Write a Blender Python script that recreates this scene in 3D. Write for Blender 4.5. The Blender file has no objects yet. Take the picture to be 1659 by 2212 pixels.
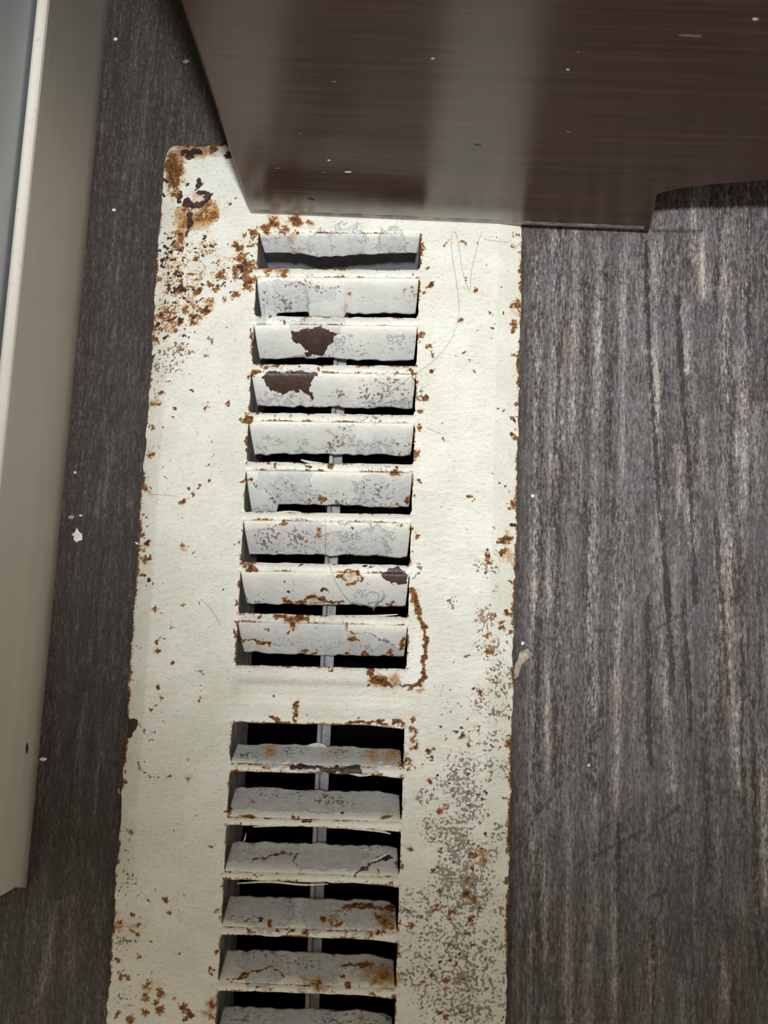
import bpy, bmesh, math, random
import numpy as np
from mathutils import Matrix, Vector

random.seed(4)
RNG = np.random.default_rng(7)
SC = bpy.context.scene
COL = SC.collection
HP = 0.004                       # height of the register's flat top above the floor

# ------------------------------------------------------------------ camera
FPX = 4457.5                     # focal length for a 1659 x 2212 picture
CX, CY = 829.5, 1106.0
RV = np.array([-2.57026744e-01, 6.94298762e-02, 2.69320396e-02])
TV = np.array([-6.04891498e-02, -2.94913699e-02, 5.29204126e-01])
def _rot(r):
    a = np.linalg.norm(r); k = r / a
    K = np.array([[0, -k[2], k[1]], [k[2], 0, -k[0]], [-k[1], k[0], 0]])
    return np.eye(3) + np.sin(a) * K + (1 - np.cos(a)) * K @ K
RM = _rot(RV) @ np.diag([1., -1., -1.])
CAM = -RM.T @ TV + np.array([0, 0, HP])
def survey(P):                   # world points -> photo coordinates, used to look up measured marks
    c = (np.asarray(P, float) - CAM) @ RM.T
    return np.stack([CX + FPX * c[:, 0] / c[:, 2], CY + FPX * c[:, 1] / c[:, 2]], 1)
def at(u, v, z=HP):              # measured photo coordinate -> point on the level z
    d = np.array([(u - CX) / FPX, (v - CY) / FPX, 1.]) @ RM
    return CAM + (z - CAM[2]) / d[2] * d
def on_plane(u, v, P0, n):
    d = np.array([(u - CX) / FPX, (v - CY) / FPX, 1.]) @ RM
    return CAM + np.dot(P0 - CAM, n) / np.dot(d, n) * d

cd = bpy.data.cameras.new('camera')
cam = bpy.data.objects.new('camera', cd); COL.objects.link(cam)
B3 = RM.T @ np.diag([1., -1., -1.])
M4 = Matrix([list(B3[i]) + [CAM[i]] for i in range(3)] + [[0, 0, 0, 1]])
cam.matrix_world = M4
cd.sensor_fit = 'VERTICAL'; cd.sensor_height = 36; cd.sensor_width = 27
cd.lens = FPX / 2212 * 36
cd.clip_start = 0.01
cd.dof.use_dof = True
cd.dof.focus_distance = float(((at(760, 900) - CAM) @ RM.T)[2])
cd.dof.aperture_fstop = 26
SC.camera = cam

# ------------------------------------------------------------------ world, lights, exposure
SC.view_settings.view_transform = 'Standard'
SC.view_settings.look = 'None'
SC.view_settings.gamma = 1
SC.view_settings.exposure = 0.0
SC.view_settings.use_curve_mapping = False
W = bpy.data.worlds.new('room_light'); SC.world = W; W.use_nodes = True
W.node_tree.nodes['Background'].inputs['Color'].default_value = (1.0, 0.905, 0.74, 1)
W.node_tree.nodes['Background'].inputs['Strength'].default_value = 0.56

def lamp(name, kind, loc, target, energy, color, **kw):
    l = bpy.data.lights.new(name, kind); l.energy = energy; l.color = color
    for k, v in kw.items(): setattr(l, k, v)
    o = bpy.data.objects.new(name, l); COL.objects.link(o)
    o.location = loc
    o.rotation_euler = (Vector(target) - Vector(loc)).to_track_quat('-Z', 'Y').to_euler()
    return o
lamp('ceiling_spot', 'SPOT', (0.205, -0.335, 1.62), (0.100, 0.070, 0.0), 106.0, (0.94, 0.975, 1.0),
     spot_size=math.radians(14.5), spot_blend=1.0, shadow_soft_size=0.030)

# ------------------------------------------------------------------ helpers
def mesh_obj(name, V, F, mat, parent=None, smooth=False, attrs=None, off=None):
    me = bpy.data.meshes.new(name)
    V = np.asarray(V, float)
    base = np.zeros(3) if parent is None else np.array(ROOT.get(parent.name, (0, 0, 0)))
    if off is not None: base = np.asarray(off, float)
    me.from_pydata((V - base).tolist() if len(V) < 2000 else [], [], F if len(V) < 2000 else [])
    if len(V) >= 2000:
        F = np.asarray(F, np.int32)
        n, k = F.shape
        me.vertices.add(len(V)); me.vertices.foreach_set('co', (V - base).astype(np.float32).ravel())
        me.loops.add(n * k); me.loops.foreach_set('vertex_index', F.ravel())
        me.polygons.add(n)
        me.polygons.foreach_set('loop_start', np.arange(0, n * k, k, dtype=np.int32))
        me.update(calc_edges=True)
    if smooth:
        me.polygons.foreach_set('use_smooth', np.ones(len(me.polygons), bool))
    for nm, arr in (attrs or {}).items():
        a = me.attributes.new(nm, 'FLOAT_COLOR', 'POINT')
        a.data.foreach_set('color', np.ascontiguousarray(arr, np.float32).ravel())
    me.validate(); me.update()
    if mat is not None: me.materials.append(mat)
    o = bpy.data.objects.new(name, me); COL.objects.link(o)
    if parent is not None: o.parent = parent
    if off is not None and parent is None: o.location = off
    return o
ROOT = {}
def tag(o, label=None, cat=None, group=None, kind=None):
    if label: o['label'] = label
    if cat: o['category'] = cat
    if group: o['group'] = group
    if kind: o['kind'] = kind
    return o
def empty(name, loc, label=None, cat=None, group=None):
    o = bpy.data.objects.new(name, None); COL.objects.link(o); o.location = loc
    o.empty_display_size = 0.02
    ROOT[o.name] = tuple(loc)
    return tag(o, label, cat, group)
def box(x0, x1, y0, y1, z0, z1):
    V = [(x, y, z) for x in (x0, x1) for y in (y0, y1) for z in (z0, z1)]
    F = [(0, 1, 3, 2), (4, 6, 7, 5), (0, 4, 5, 1), (2, 3, 7, 6), (0, 2, 6, 4), (1, 5, 7, 3)]
    return V, F
def join(parts):
    V, F = [], []
    for v, f in parts:
        n = len(V); V += [tuple(p) for p in v]; F += [tuple(i + n for i in q) for q in f]
    return V, F
def bevel(o, w, seg=2):
    m = o.modifiers.new('bevel', 'BEVEL'); m.width = w; m.segments = seg; m.limit_method = 'ANGLE'
    m.angle_limit = math.radians(35)
    return o
def value_noise(x, y, sx, sy, seed):
    r = np.random.default_rng(seed); L = r.random((64, 64))
    u = np.asarray(x) / sx; v = np.asarray(y) / sy
    iu = np.floor(u).astype(int); iv = np.floor(v).astype(int); fu = u - iu; fv = v - iv
    fu = fu * fu * (3 - 2 * fu); fv = fv * fv * (3 - 2 * fv)
    g = lambda a, b: L[a % 64, b % 64]
    return ((g(iu, iv) * (1 - fu) + g(iu + 1, iv) * fu) * (1 - fv) + (g(iu, iv + 1) * (1 - fu) + g(iu + 1, iv + 1) * fu) * fv)

# ------------------------------------------------------------------ measured wear marks (rust, chips, stains)
# rust speckled corrosion, bare brown primer showing, stain orange bleed, grime dark crazing, peel grey undercoat, crack dark line, fresh white paint
CH = {'rust': 0, 'bare': 1, 'stain': 2, 'grime': 3, 'peel': 4, 'crack': 5, 'fresh': 6}
MARKS = []
def mark(crop, kind, text, r=20, s=None):
    x0, y0, k = crop
    ds = {'rust': .74, 'bare': 1., 'stain': .8, 'grime': .8, 'peel': .9, 'crack': 1., 'fresh': 1.}[kind] if s is None else s
    for it in text.split(';'):
        it = it.strip()
        if not it: continue
        poly = it[0] == '#'; line = '>' in it
        if poly:
            pts = [tuple(map(float, q.split())) for q in it[1:].split(',')]
            MARKS.append(('poly', CH[kind], ds, np.array([(x0 + a * k, y0 + b * k) for a, b in pts]), 3.0))
        elif line:
            a = it.split('@'); rr = float(a[1]) if len(a) > 1 else r
            pts = [tuple(map(float, q.split())) for q in a[0].split('>')]
            MARKS.append(('line', CH[kind], ds, np.array([(x0 + a_ * k, y0 + b_ * k) for a_, b_ in pts]), rr * k))
        else:
            v = list(map(float, it.split()))
            MARKS.append(('blob', CH[kind], v[3] if len(v) > 3 else ds, np.array([(x0 + v[0] * k, y0 + v[1] * k)]), (v[2] if len(v) > 2 else r) * k))
def wear_of(P):
    px = survey(P); out = np.zeros((len(P), 7))
    X, Y = px[:, 0].copy(), px[:, 1].copy()
    ox, oy = px[:, 0], px[:, 1]
    X += 11 * (value_noise(ox, oy, 13, 11, 71) - .5) + 7 * (value_noise(ox, oy, 5, 4, 72) - .5)
    Y += 9 * (value_noise(ox, oy, 13, 11, 73) - .5) + 7 * (value_noise(ox, oy, 5, 4, 74) - .5)
    o = np.argsort(Y); Ys = Y[o]
    for kind, c, s, pts, r in MARKS:
        m = 3 * r + 4
        a, b = np.searchsorted(Ys, [pts[:, 1].min() - m, pts[:, 1].max() + m])
        if a >= b: continue
        idx = o[a:b]; idx = idx[(X[idx] > pts[:, 0].min() - m) & (X[idx] < pts[:, 0].max() + m)]
        if not len(idx): continue
        x, y = X[idx], Y[idx]
        if kind == 'blob':
            f = s * np.exp(-.69 * ((x - pts[0, 0]) ** 2 + (y - pts[0, 1]) ** 2) / (r * r))
        else:
            q = pts if kind == 'line' else np.vstack([pts, pts[:1]])
            d2 = np.full(len(x), 1e9); ins = np.zeros(len(x), bool)
            for (ax, ay), (bx, by) in zip(q[:-1], q[1:]):
                L2 = (bx - ax) ** 2 + (by - ay) ** 2 + 1e-9
                t = np.clip(((x - ax) * (bx - ax) + (y - ay) * (by - ay)) / L2, 0, 1)
                d2 = np.minimum(d2, (x - ax - t * (bx - ax)) ** 2 + (y - ay - t * (by - ay)) ** 2)
                if kind == 'poly':
                    cr = (ay > y) != (by > y)
                    ins ^= cr & (x < (bx - ax) * (y - ay) / (by - ay + 1e-12) + ax)
            if kind == 'line': f = s * np.exp(-.69 * d2 / (r * r))
            else:
                sd = np.sqrt(d2) * np.where(ins, 1, -1)
                f = s * np.clip(.5 + sd / (22.0 if c in (0, 2) else 6.0), 0, 1)
        out[idx, c] = np.maximum(out[idx, c], f)
    return out
def wear_attrs(P, extra=None, blade=False):
    w = wear_of(P)
    if blade: w[:, 3] *= .55
    if extra is not None: w[:, 0] = np.maximum(w[:, 0], extra)
    return {'wear': w[:, :4], 'layers': np.concatenate([w[:, 4:7], np.zeros((len(w), 1))], 1)}

C3 = (300, 280, .2532); C4 = (500, 460, .2773); C5 = (500, 860, .2773); C6 = (460, 1180, .3134); C7 = (440, 1640, .3134)
D1 = (290, 700, .1628); D2 = (270, 1040, .1628); E1 = (900, 460, .2411); E2 = (900, 1060, .226); E3 = (860, 1500, .322); G8 = (250, 1400, .367)
PX = (0, 0, 1)
# corner under the cabinet
mark(C3, 'rust', '280 330 90 .6; 330 900 90 .55; 420 760 130 .5; 560 700 100 .5', s=.7)
mark(C3, 'rust', '#200 300,240 170,340 190,390 260,370 420,340 530,290 540,230 480; 360 120 > 520 100 > 620 100 > 640 190 @38; 300 560 45; 400 650 80 .62; 600 630 60 .62; 620 740 70 .62; 520 740 50 .75; 420 780 90 .55; 350 980 60 .6; 300 1000 50 .6')
mark(C3, 'rust', '300 1150 150 .47; 350 1350 190 .49; 250 1600 170 .52; 460 1580 130 .50; 150 1700 90 .52; 700 1150 120 .40; 560 1000 140 .42; 500 1250 120 .42; 230 1270 90 .5; 330 1240 36 .75; 260 1360 30; 350 1360 34; 440 1230 30; 490 1370 50 .7; 400 1530 30; 270 1620 40; 350 1640 35; 210 1590 30; 310 1710 30; 470 1590 30; 460 1660 36; 150 1680 28; 140 1790 40; 300 1110 30; 475 1105 24; 200 1170 24; 600 1310 34')
mark(C3, 'rust', '840 1010 50 .75; 870 1090 60 .68; 900 1170 80 .72; 830 1220 60 .66; 930 1310 60 .85; 690 1240 60 .65; 650 1350 40 .65; 840 1400 34; 560 1550 42 .85; 730 1450 26; 600 1480 60 .5; 980 890 40; 960 970 45 .6; 1020 850 40 .6; 770 625 20; 640 1000 28; 880 900 24; 820 570 16; 610 1800 26')
mark(C3, 'stain', '#200 300,240 170,340 150,620 100,640 190,560 260,400 260,380 450,340 560,240 500; #300 680,360 640,480 680,620 590,690 600,680 760,580 860,440 880,400 1000,270 1020,300 850; 520 560 80 .6; 440 1440 60 .7; 600 1480 60 .7; 300 1620 120 .5; 820 1420 40 .6; 900 1200 110 .5', s=.85)
mark(C3, 'bare', '440 210 40; 500 190 30; 380 195 25; 760 210 26; 525 450 28; 500 480 20; #480 510,560 520,640 540,600 630,500 675,360 640,380 590,430 590,470 620,540 600,545 575,500 560; 430 710 > 425 800 > 420 900 @15; 350 540 > 330 610 @18; 410 460 18; 500 1010 13; 545 1070 15; 410 1150 13; 200 970 12; 185 1040 12; 400 970 16; 630 995 12; 210 1170 10; 350 1250 14; 310 1105 12; 355 1305 10; 265 1360 12; 360 1355 12; 265 1620 14; 215 440 20; 210 550 18')
mark(C3, 'rust', '1050 840 30; 1160 800 55 .72; 1340 780 55 .8; 1440 800 40 .6; 1100 850 40; 1240 850 40; 1340 890 22; 1100 1200 40 .6; 1230 1230 40 .7')
mark(C3, 'stain', '1160 800 70 .9; 1340 780 70 .9; 1460 800 40 .8; #1030 1170,1150 1180,1330 1205,1280 1245,1150 1230')
for _ in range(110):                                       # pits eaten through the paint
    _y = RNG.uniform(500, 730); _x = RNG.normal(395 - (_y - 500) * .10, 38)
    if 338 < _x < 480: MARKS.append(('blob', 1, RNG.uniform(.9, 1.3), np.array([(_x, _y)]), RNG.uniform(1.8, 3.6)))
for _ in range(60):
    _x = RNG.uniform(455, 550); _y = 640 - (_x - 455) * .75 + RNG.normal(0, 28)
    MARKS.append(('blob', 1, RNG.uniform(.8, 1.2), np.array([(_x, _y)]), RNG.uniform(1.6, 3.0)))
for _ in range(170):                                       # dark pitting down the right flange
    _y = RNG.uniform(1480, 2212); _x = RNG.normal(1000 - abs(_y - 1900) * .03, 34)
    if 880 < _x < 1095: MARKS.append(('blob', int(RNG.choice([0, 1, 1])), RNG.uniform(.75, 1.1), np.array([(_x, _y)]), RNG.uniform(1.5, 3.4)))
for _ in range(90):
    _y = RNG.uniform(560, 2212); _x = RNG.choice([RNG.uniform(1035, 1105), RNG.uniform(255, 340)])
    MARKS.append(('blob', int(RNG.choice([0, 0, 1])), RNG.uniform(.7, 1.0), np.array([(_x, _y)]), RNG.uniform(1.2, 2.8)))
# slots, upper bank
mark(C4, 'rust', '170 170 26; 200 240 26; 60 280 50; 120 420 80 .62; 140 510 60 .7; 40 620 30; 1540 560 24; 1510 625 18; 1530 420 12; 1480 250 > 1470 420 @14; 1550 1245 20; 1540 1050 25 .6; 1560 1100 20 .6; 1470 950 28; 1500 960 16; 1405 1215 > 1400 1290 > 1440 1330 @14; 1510 1440 30 .85; 1470 1550 30 .75; 150 910 > 160 1020 > 180 1110 @10; 175 1250 34; 150 1330 20 .6; 220 1195 > 400 1200 @10; 540 1195 16; 660 1210 14; 120 1605 38; 470 1590 20; 330 1580 14; 870 815 13; 290 810 14; 190 1560 16; 930 630 26 .5; 1440 630 20 .55; 720 1575 20 .5; 880 1575 18 .5')
mark(C4, 'grime', '420 700 70; 560 560 60; 700 600 50; 300 660 60; 830 620 60 .6; 1400 620 60 .7; 1330 1360 130 .6; 1100 1450 160 .7; 850 1430 40; 1200 1330 60; 1400 1000 60 .5; 1180 1520 60 .6; 1440 1430 60 .7; 430 730 30')
mark(C4, 'stain', '480 210 45 .6; 500 290 40 .6; 940 610 35 .4; 880 740 40 .5; 570 830 50 .5; 260 440 30 .8; 380 460 40 .9; 1410 1360 50 .4; 1180 1310 60 .25; 1390 920 60 .2')
mark(C4, 'peel', '#190 560,340 520,560 545,680 600,830 580,810 680,600 690,590 760,340 755,200 700; #310 815,440 830,880 820,840 940,700 910,560 905,430 910,440 860; 240 760 40 .8; 230 840 40 .8; #262 1215,660 1215,665 1250,560 1240,262 1245; 400 250 120 .7; 900 240 200 .7; 1250 230 150 .7; 700 250 150 .7')
mark(C4, 'bare', '#440 910,560 915,640 895,700 900,840 940,790 960,795 1000,760 1060,740 1100,680 1115,600 1110,575 1085,600 1070,530 1020,470 960; #235 1290,260 1240,500 1240,560 1235,665 1245,660 1290,630 1310,610 1350,612 1410,655 1440,640 1455,580 1420,530 1395,480 1385,400 1410,290 1385,265 1330; 1300 355 18; 400 850 16')
mark(C4, 'crack', '330 830 > 440 860 @6; 370 590 > 560 540 > 690 610 > 830 580 @6; 600 690 > 590 750 @5; 430 910 > 600 1090 @4; 1440 400 > 1380 600 @3', s=.7)
mark(C5, 'rust', '120 290 > 130 420 > 125 490 @10; 1470 240 22; 1440 430 36 .85; 1470 420 20; 1300 450 16 .6; 110 645 24; 140 650 18; 280 515 16; 345 530 28; 780 530 24; 1270 580 30; 1290 600 20; 1300 540 14; 1455 640 20; 1430 760 16; 700 790 24; 720 780 14; 1370 800 30 .8; 1290 830 20 .6; 690 1030 24 .85; 680 1075 20; 650 1088 14; 410 970 22; 950 1020 15; 990 1000 10; 1400 1010 20; 1440 1080 20; 1410 1180 14; 1265 945 > 1320 1000 @8; 80 1025 12; 60 1130 20 .6; 260 1110 13; 180 1080 10; 355 1060 10; 540 1095 10; 575 1120 12; 350 1190 16; 90 1290 30; 150 1320 40 .9; 190 1340 25; 50 1440 > 70 1500 @10; 50 1600 18; 230 1320 10; 1180 1110 10; 110 160 30; 400 1425 10')
mark(C5, 'stain', '1400 300 40 .6; 690 1040 30 .9; 810 350 60 .25; 1270 590 40 .5; 140 1320 50 .6; 920 1385 60 .7')
mark(C5, 'grime', '810 350 70 .75; 750 410 40; 910 235 25; 1310 340 50; 1340 420 50; 1360 370 40; 400 720 120 .5; 850 810 60; 500 1100 140 .5; 300 1100 120 .6; 900 1060 100 .4; 1150 700 150 .5; 350 790 60 .6; 600 800 60 .6')
mark(C5, 'peel', '#210 560,620 555,645 600,605 650,620 740,690 800,640 830,400 830,330 770,190 690; #1010 620,1200 560,1400 570,1390 800,1050 830,1045 740,1060 690; #90 1040,330 1000,450 940,660 960,720 1010,700 1200,400 1210,120 1210; 1100 1150 200 .7; 300 360 160 .5; 1200 380 150 .5; 900 320 200 .45')
mark(C5, 'crack', '610 640 > 620 740 @5; 180 670 > 300 760 > 390 815 @6; 1240 940 > 1270 980 > 1320 1005 @6; 220 1010 > 320 1000 > 400 970 @5; 760 960 > 900 980 > 960 1020 @5; 110 720 > 120 800 > 140 865 @7; 1050 740 > 1010 630 @4; 200 650 > 190 700 @4', s=.8)
mark(C5, 'bare', '#1175 1350,1220 1312,1290 1305,1340 1345,1375 1410,1360 1462,1290 1450,1230 1440,1190 1400; 600 520 18; 570 520 14; 1300 540 12; 715 1500 13; 440 1510 12; 260 1105 8')
mark(C5, 'rust', '830 1380 > 870 1360 > 915 1330 > 990 1345 > 1000 1390 > 1040 1412 > 970 1430 > 960 1450 > 900 1452 > 840 1395 @9; 400 1580 > 540 1590 > 640 1545 > 720 1570 > 850 1590 @16; 1250 1600 30; 1200 1610 20; 870 1585 12; 740 1500 12')
mark(C5, 'stain', '#850 1390,920 1340,985 1350,990 1400,920 1440; 640 1560 60 .7')
mark(C6, 'rust', '430 480 > 540 500 > 630 490 @18; 540 530 34; 600 490 24; 510 510 30; 330 480 16; 280 475 12; 510 605 12; 710 562 13; 370 565 13; 540 582 15; 960 640 30; 1000 650 20; 1320 640 > 1300 700 @22; 1220 730 30; 1060 740 24; 640 725 26; 920 735 20; 700 740 16; 165 600 > 200 650 > 290 648 > 400 690 @9; 155 570 > 160 620 @10; 200 795 > 300 805 @10; 480 815 > 560 820 > 800 820 @9; 820 850 14; 1000 830 14; 1370 300 > 1400 390 > 1425 470 @22; 1425 470 > 1455 570 > 1475 680 > 1450 790 > 1465 890 > 1430 940 > 1360 975 @17; 1380 370 26; 1090 840 > 1100 910 > 1220 955 @24; 1160 920 40 .75; 1080 940 16; 580 1090 > 565 1140 > 560 1190 @16 ; 390 1185 > 440 1200 @14; 650 1165 12; 1010 1180 16; 950 1215 > 1110 1215 > 1290 1220 @15; 1385 1190 20; 1360 1260 24 .65; 1380 1330 24 .65; 1400 1380 24 .75; 1490 1425 24; 1300 1500 40 .6; 1360 1500 30 .55; 1320 1480 20; 170 390 18; 180 240 > 190 290 @9; 420 1050 10; 1370 970 14', s=.8)
mark(C6, 'stain', '540 520 50 .8; 960 640 40 .6; 1240 930 60 .8; 1150 920 60 .7; 1440 990 30 .8; 580 1080 25 .6; 565 1150 30 .6; 1400 320 40 .5; 1450 600 30 .5; 400 1410 60 .85; 330 1440 40 .5; 1100 1415 80 .7; 1230 1430 70 .85; 1450 800 30 .5; 350 1525 40 .6; 1420 1400 40 .4; 840 1415 90 .5')
mark(C6, 'peel', '#170 480,880 510,925 540,930 600,1060 600,1200 640,1260 700,1310 750,600 745,580 690,430 690,400 670,300 640,200 655; 400 1390 150 .9; 700 1430 180 .9; 1000 1440 180 .9; 1250 1440 90 .8; 200 1390 80 .9; 800 380 120 .3')
mark(C6, 'crack', '880 510 > 920 530 > 930 590 > 990 600 @6; 1030 600 > 1150 630 > 1260 690 @5; 1480 640 > 1440 760 > 1450 900 > 1380 970 > 1250 940 > 1130 860 @5; 1415 130 > 1420 190 > 1380 230 @6; 200 1450 > 270 1430 @4; 580 690 > 590 740 @5', s=.8)
mark(C6, 'fresh', '#1360 140,1420 130,1420 180,1380 230,1350 200; #1120 850,1380 830,1400 560,1420 620,1440 700,1430 930,1340 970,1220 900')
mark(C6, 'bare', '540 1520 > 760 1530 > 900 1535 @14; 740 1545 > 880 1540 @12; #920 1520,1030 1505,1020 1560,900 1550; 600 125 > 680 128 @5; 1030 135 > 1090 138 @4; 520 320 10; 765 300 12', s=1)
# slots, lower bank
mark(C7, 'rust', '230 75 24; 420 60 28 .6; 610 40 > 680 60 @12; 950 360 22; 340 285 18; 920 305 14; 260 385 > 370 410 @12; 350 405 18; 1250 405 26; 620 405 20 .6; 740 425 > 680 420 @8; 250 460 12; 330 470 10; 150 360 14; 170 290 > 190 380 @8; 340 700 > 480 655 > 560 640 @9; 640 750 10; 1040 795 > 1150 720 > 1280 655 @9; 1200 775 26 .6; 1330 730 20; 1370 750 16; 1110 845 16 .7; 1290 850 20 .6; 230 825 10; 330 810 > 440 808 @5; 960 1015 > 1150 1012 > 1330 1030 @20; 1250 1110 50 .65; 1200 1080 30; 1290 1140 40 .6; 880 1110 40 .68; 930 1130 24; 820 1110 26; 450 1130 22; 330 1190 24; 310 1170 18; 700 1190 24; 840 1185 20; 600 1180 18; 510 1185 14; 1215 1195 22; 980 1190 14; 1050 1190 12; 200 1210 10; 1140 1220 16; 960 1420 > 1150 1420 @20; 1160 1440 34 .7; 1230 1500 50 .6; 780 1560 36 .7; 800 1540 24; 200 1525 > 400 1445 > 500 1440 > 540 1505 @9; 1000 1560 20; 1080 1555 14; 880 1595 14; 910 1600 12; 1165 1620 18; 1190 1640 12; 160 1610 16; 110 1615 14; 350 1605 10; 460 1575 12; 370 1580 12; 950 1495 20; 1320 1650 22; 1330 1250 16; 1340 1330 20; 90 1050 24; 80 1340 22; 60 1460 18; 110 1100 12; 60 600 18; 60 1690 30; 40 1780 30; 870 1800 20 .5; 1100 1790 40 .5', s=.8)
mark(C7, 'stain', '420 60 30 .8; 1260 1110 70 1; 1240 1070 60 .8; 1230 1500 80 1; 1150 1450 70 .8; 780 1550 60 .9; 700 1530 40 .7; 880 1120 50 .5; 90 1050 30 .8; 60 1700 60 .8; 300 1000 30 .3; 1330 1500 50 .8; 450 700 40 .3; 1290 850 30 .5; 330 400 30 .5')
mark(C7, 'peel', '#190 210,760 205,1280 215,1380 260,1380 360,900 370,190 340; #180 620,660 605,660 740,560 700,150 700; #660 620,1150 625,1060 760,660 760; 450 1040 180 .8; 800 1060 180 .7; 1100 1090 180 .7; 250 1040 90 .8; 400 1420 180 .8; 800 1450 180 .7; 1150 1450 150 .6; 700 1790 200 .9; 300 1790 200 .9')
mark(C7, 'crack', '480 655 > 660 650 > 620 690 > 640 750 @7; 1040 800 > 1150 720 > 1290 640 @5; 180 1085 > 280 1110 > 350 1080 > 410 1115 @5; 640 400 > 660 415 > 760 410 @6; 160 1515 > 220 1530 @5; 130 790 > 150 770 @5; 60 820 > 65 840 @5; 230 825 > 450 805 @4', s=.8)
mark(C7, 'bare', '#620 45,800 50,950 55,1000 45,1060 40,1100 60,1080 95,960 85,820 75,640 70; 380 1105 16; 1190 700 > 1280 670 @16; 950 360 12', s=1)
# left flange
mark(D1, 'rust', '740 665 18; 760 890 26; 1145 895 30; 1250 1050 26; 980 1030 18; 950 1110 30; 525 1110 20; 500 1240 22; 330 930 44; 385 930 24; 260 880 20; 270 1050 60 .6; 240 1080 26; 330 1050 24; 215 1370 42 .85; 210 1410 26; 210 1750 46 .85; 460 1805 18; 405 1900 18; 425 2030 22; 1040 1745 24; 1000 1895 22; 1005 2090 26; 870 2150 28; 690 2190 28; 1000 1570 12; 375 1375 12; 1410 1260 > 1560 1235 @22; 1490 1440 > 1520 1600 @16; 1510 1750 > 1520 1850 @18; 1640 640 > 1520 700 @22; 1440 2090 30; 1500 2080 18; 640 350 20; 740 390 22; 730 350 14; 320 360 28; 290 210 28; 545 75 26; 640 115 20; 680 50 24; 720 130 16; 560 280 20; 450 300 16; 1240 50 16; 1160 560 8; 225 725 22; 130 1980 > 130 2190 @34; 270 1630 12; 330 1620 12; 570 2020 12; 430 180 16; 820 1035 9; 620 1160 9; 1550 100 > 1580 300 @10; 300 30 20; 310 150 16')
mark(D1, 'stain', '500 40 80 .7; 270 1030 60 .8; 210 1740 50 .7; 130 2100 60 .8; 330 360 50 .3; 950 1100 40 .4')
mark(D1, 'bare', '#210 420,300 410,290 450,230 460; 300 25 14; 540 75 12', s=1)
mark(D1, 'grime', '480 450 150 .6; 620 340 90 .7; 740 380 60; 340 520 90 .6; 1010 215 40 .9; 960 370 40 .6; 400 700 120 .4; 400 1680 30 .6')
mark(D2, 'rust', '810 110 24; 980 85 26; 900 195 24; 830 230 14; 760 255 36 .8; 1010 250 18; 270 450 30; 280 580 26; 740 495 28; 290 830 44 .95; 220 890 24; 240 1000 30; 340 1010 30; 270 1040 40 .75; 260 1120 24 .6; 780 855 28; 830 830 14; 915 965 18; 455 1130 13; 1305 1445 20; 775 1640 36; 380 1690 26; 390 1740 20; 480 1760 14; 630 1930 24; 610 1970 12; 450 2130 40; 540 2070 24; 480 2070 18; 1500 1640 26; 1500 1590 12; 1560 1745 16; 1620 1745 16; 1510 1330 > 1520 1430 @12; 1110 750 9; 1100 960 12; 1195 1050 8; 1515 800 18; 1520 880 14; 1540 650 12; 1470 2020 > 1550 2110 @18; 240 720 25; 280 100 46 .6; 230 1230 20; 1550 10 22; 180 2190 20; 1130 5 16')
mark(D2, 'stain', '1230 320 28 .4; 370 240 30 .5; 280 110 60 .7; 270 1090 46 .8; 780 880 30 .8; 420 1720 40 .6; 290 860 50 .5; 450 2130 40 .5')
mark(D2, 'bare', '310 1305 22; 290 1360 12; 915 965 10; 290 830 22; 1600 110 > 1610 220 > 1630 360 @12', s=1)
mark(D2, 'crack', '1020 1570 > 1080 1630 > 1160 1720 > 1260 1910 @2; 970 1610 > 1020 1640 > 1060 1620 @5; 1100 600 > 1160 560 > 1240 545 @3; 1040 1070 > 1070 1010 @6', s=.7)
mark(G8, 'rust', '340 90 20; 255 15 14; 503 150 11; 507 212 12; 495 300 15; 490 258 6; 485 363 7; 490 410 8; 488 520 7; 492 558 9; 260 230 18; 275 285 16; 205 350 14; 210 285 8; 235 330 10; 270 385 9; 275 437 9; 430 655 14; 525 635 10; 432 765 16; 320 750 16 .65; 130 680 > 200 768 @5; 85 1080 16 .6; 70 1190 9; 75 1130 7; 60 1250 9; 190 1490 13; 295 1480 20; 320 1555 16 .6; 90 1575 14; 130 1590 12; 140 1640 14; 90 1670 20 .65; 120 1690 14; 205 1728 13; 130 1815 14; 180 1805 9; 30 1920 26 .75; 75 1940 20; 20 1950 20; 185 1980 34 .7; 265 2035 24; 240 2080 30 .6; 170 2060 30 .6; 290 1978 10; 200 1920 9; 140 1920 10; 240 1635 6; 170 2150 30 .65; 270 2130 30 .75; 380 2100 > 460 2170 @20; 400 2180 24; 350 2070 16; 90 2190 26; 10 2150 26; 540 2150 20 .6; 590 1545 14; 585 1810 14; 560 1890 13; 575 1915 10; 55 790 16; 20 990 14; 20 1030 10; 10 1250 16; 620 1260 6; 80 150 14; 95 180 10; 570 1165 9; 340 1080 8 .6; 470 990 8 .5; 50 720 10; 20 1840 20; 395 1440 8; 15 1610 20 .6; 640 960 9; 100 430 10; 700 715 14; 650 1050 10')
mark(G8, 'stain', '85 1080 20 .8; 320 1550 18 .8; 120 1640 40 .7; 20 1630 30 .9; 430 770 18 .6; 185 2010 60 .5; 540 2150 40 .8; 420 2140 40 .5; 250 20 20 .5; 455 840 10 .5; 590 1545 20 .7; 15 1560 16 .7')
mark(G8, 'bare', '125 1395 11; 118 1460 8; 375 1805 8; #65 415,130 420,125 470,60 530; 530 1910 1', s=1)
mark(G8, 'crack', '130 430 > 165 480 > 200 550 > 235 535 @4; 120 670 > 190 765 > 270 768 > 330 745 @4; 200 500 > 235 490 > 240 520 @4; 460 125 > 500 130 @4', s=.9)
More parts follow.
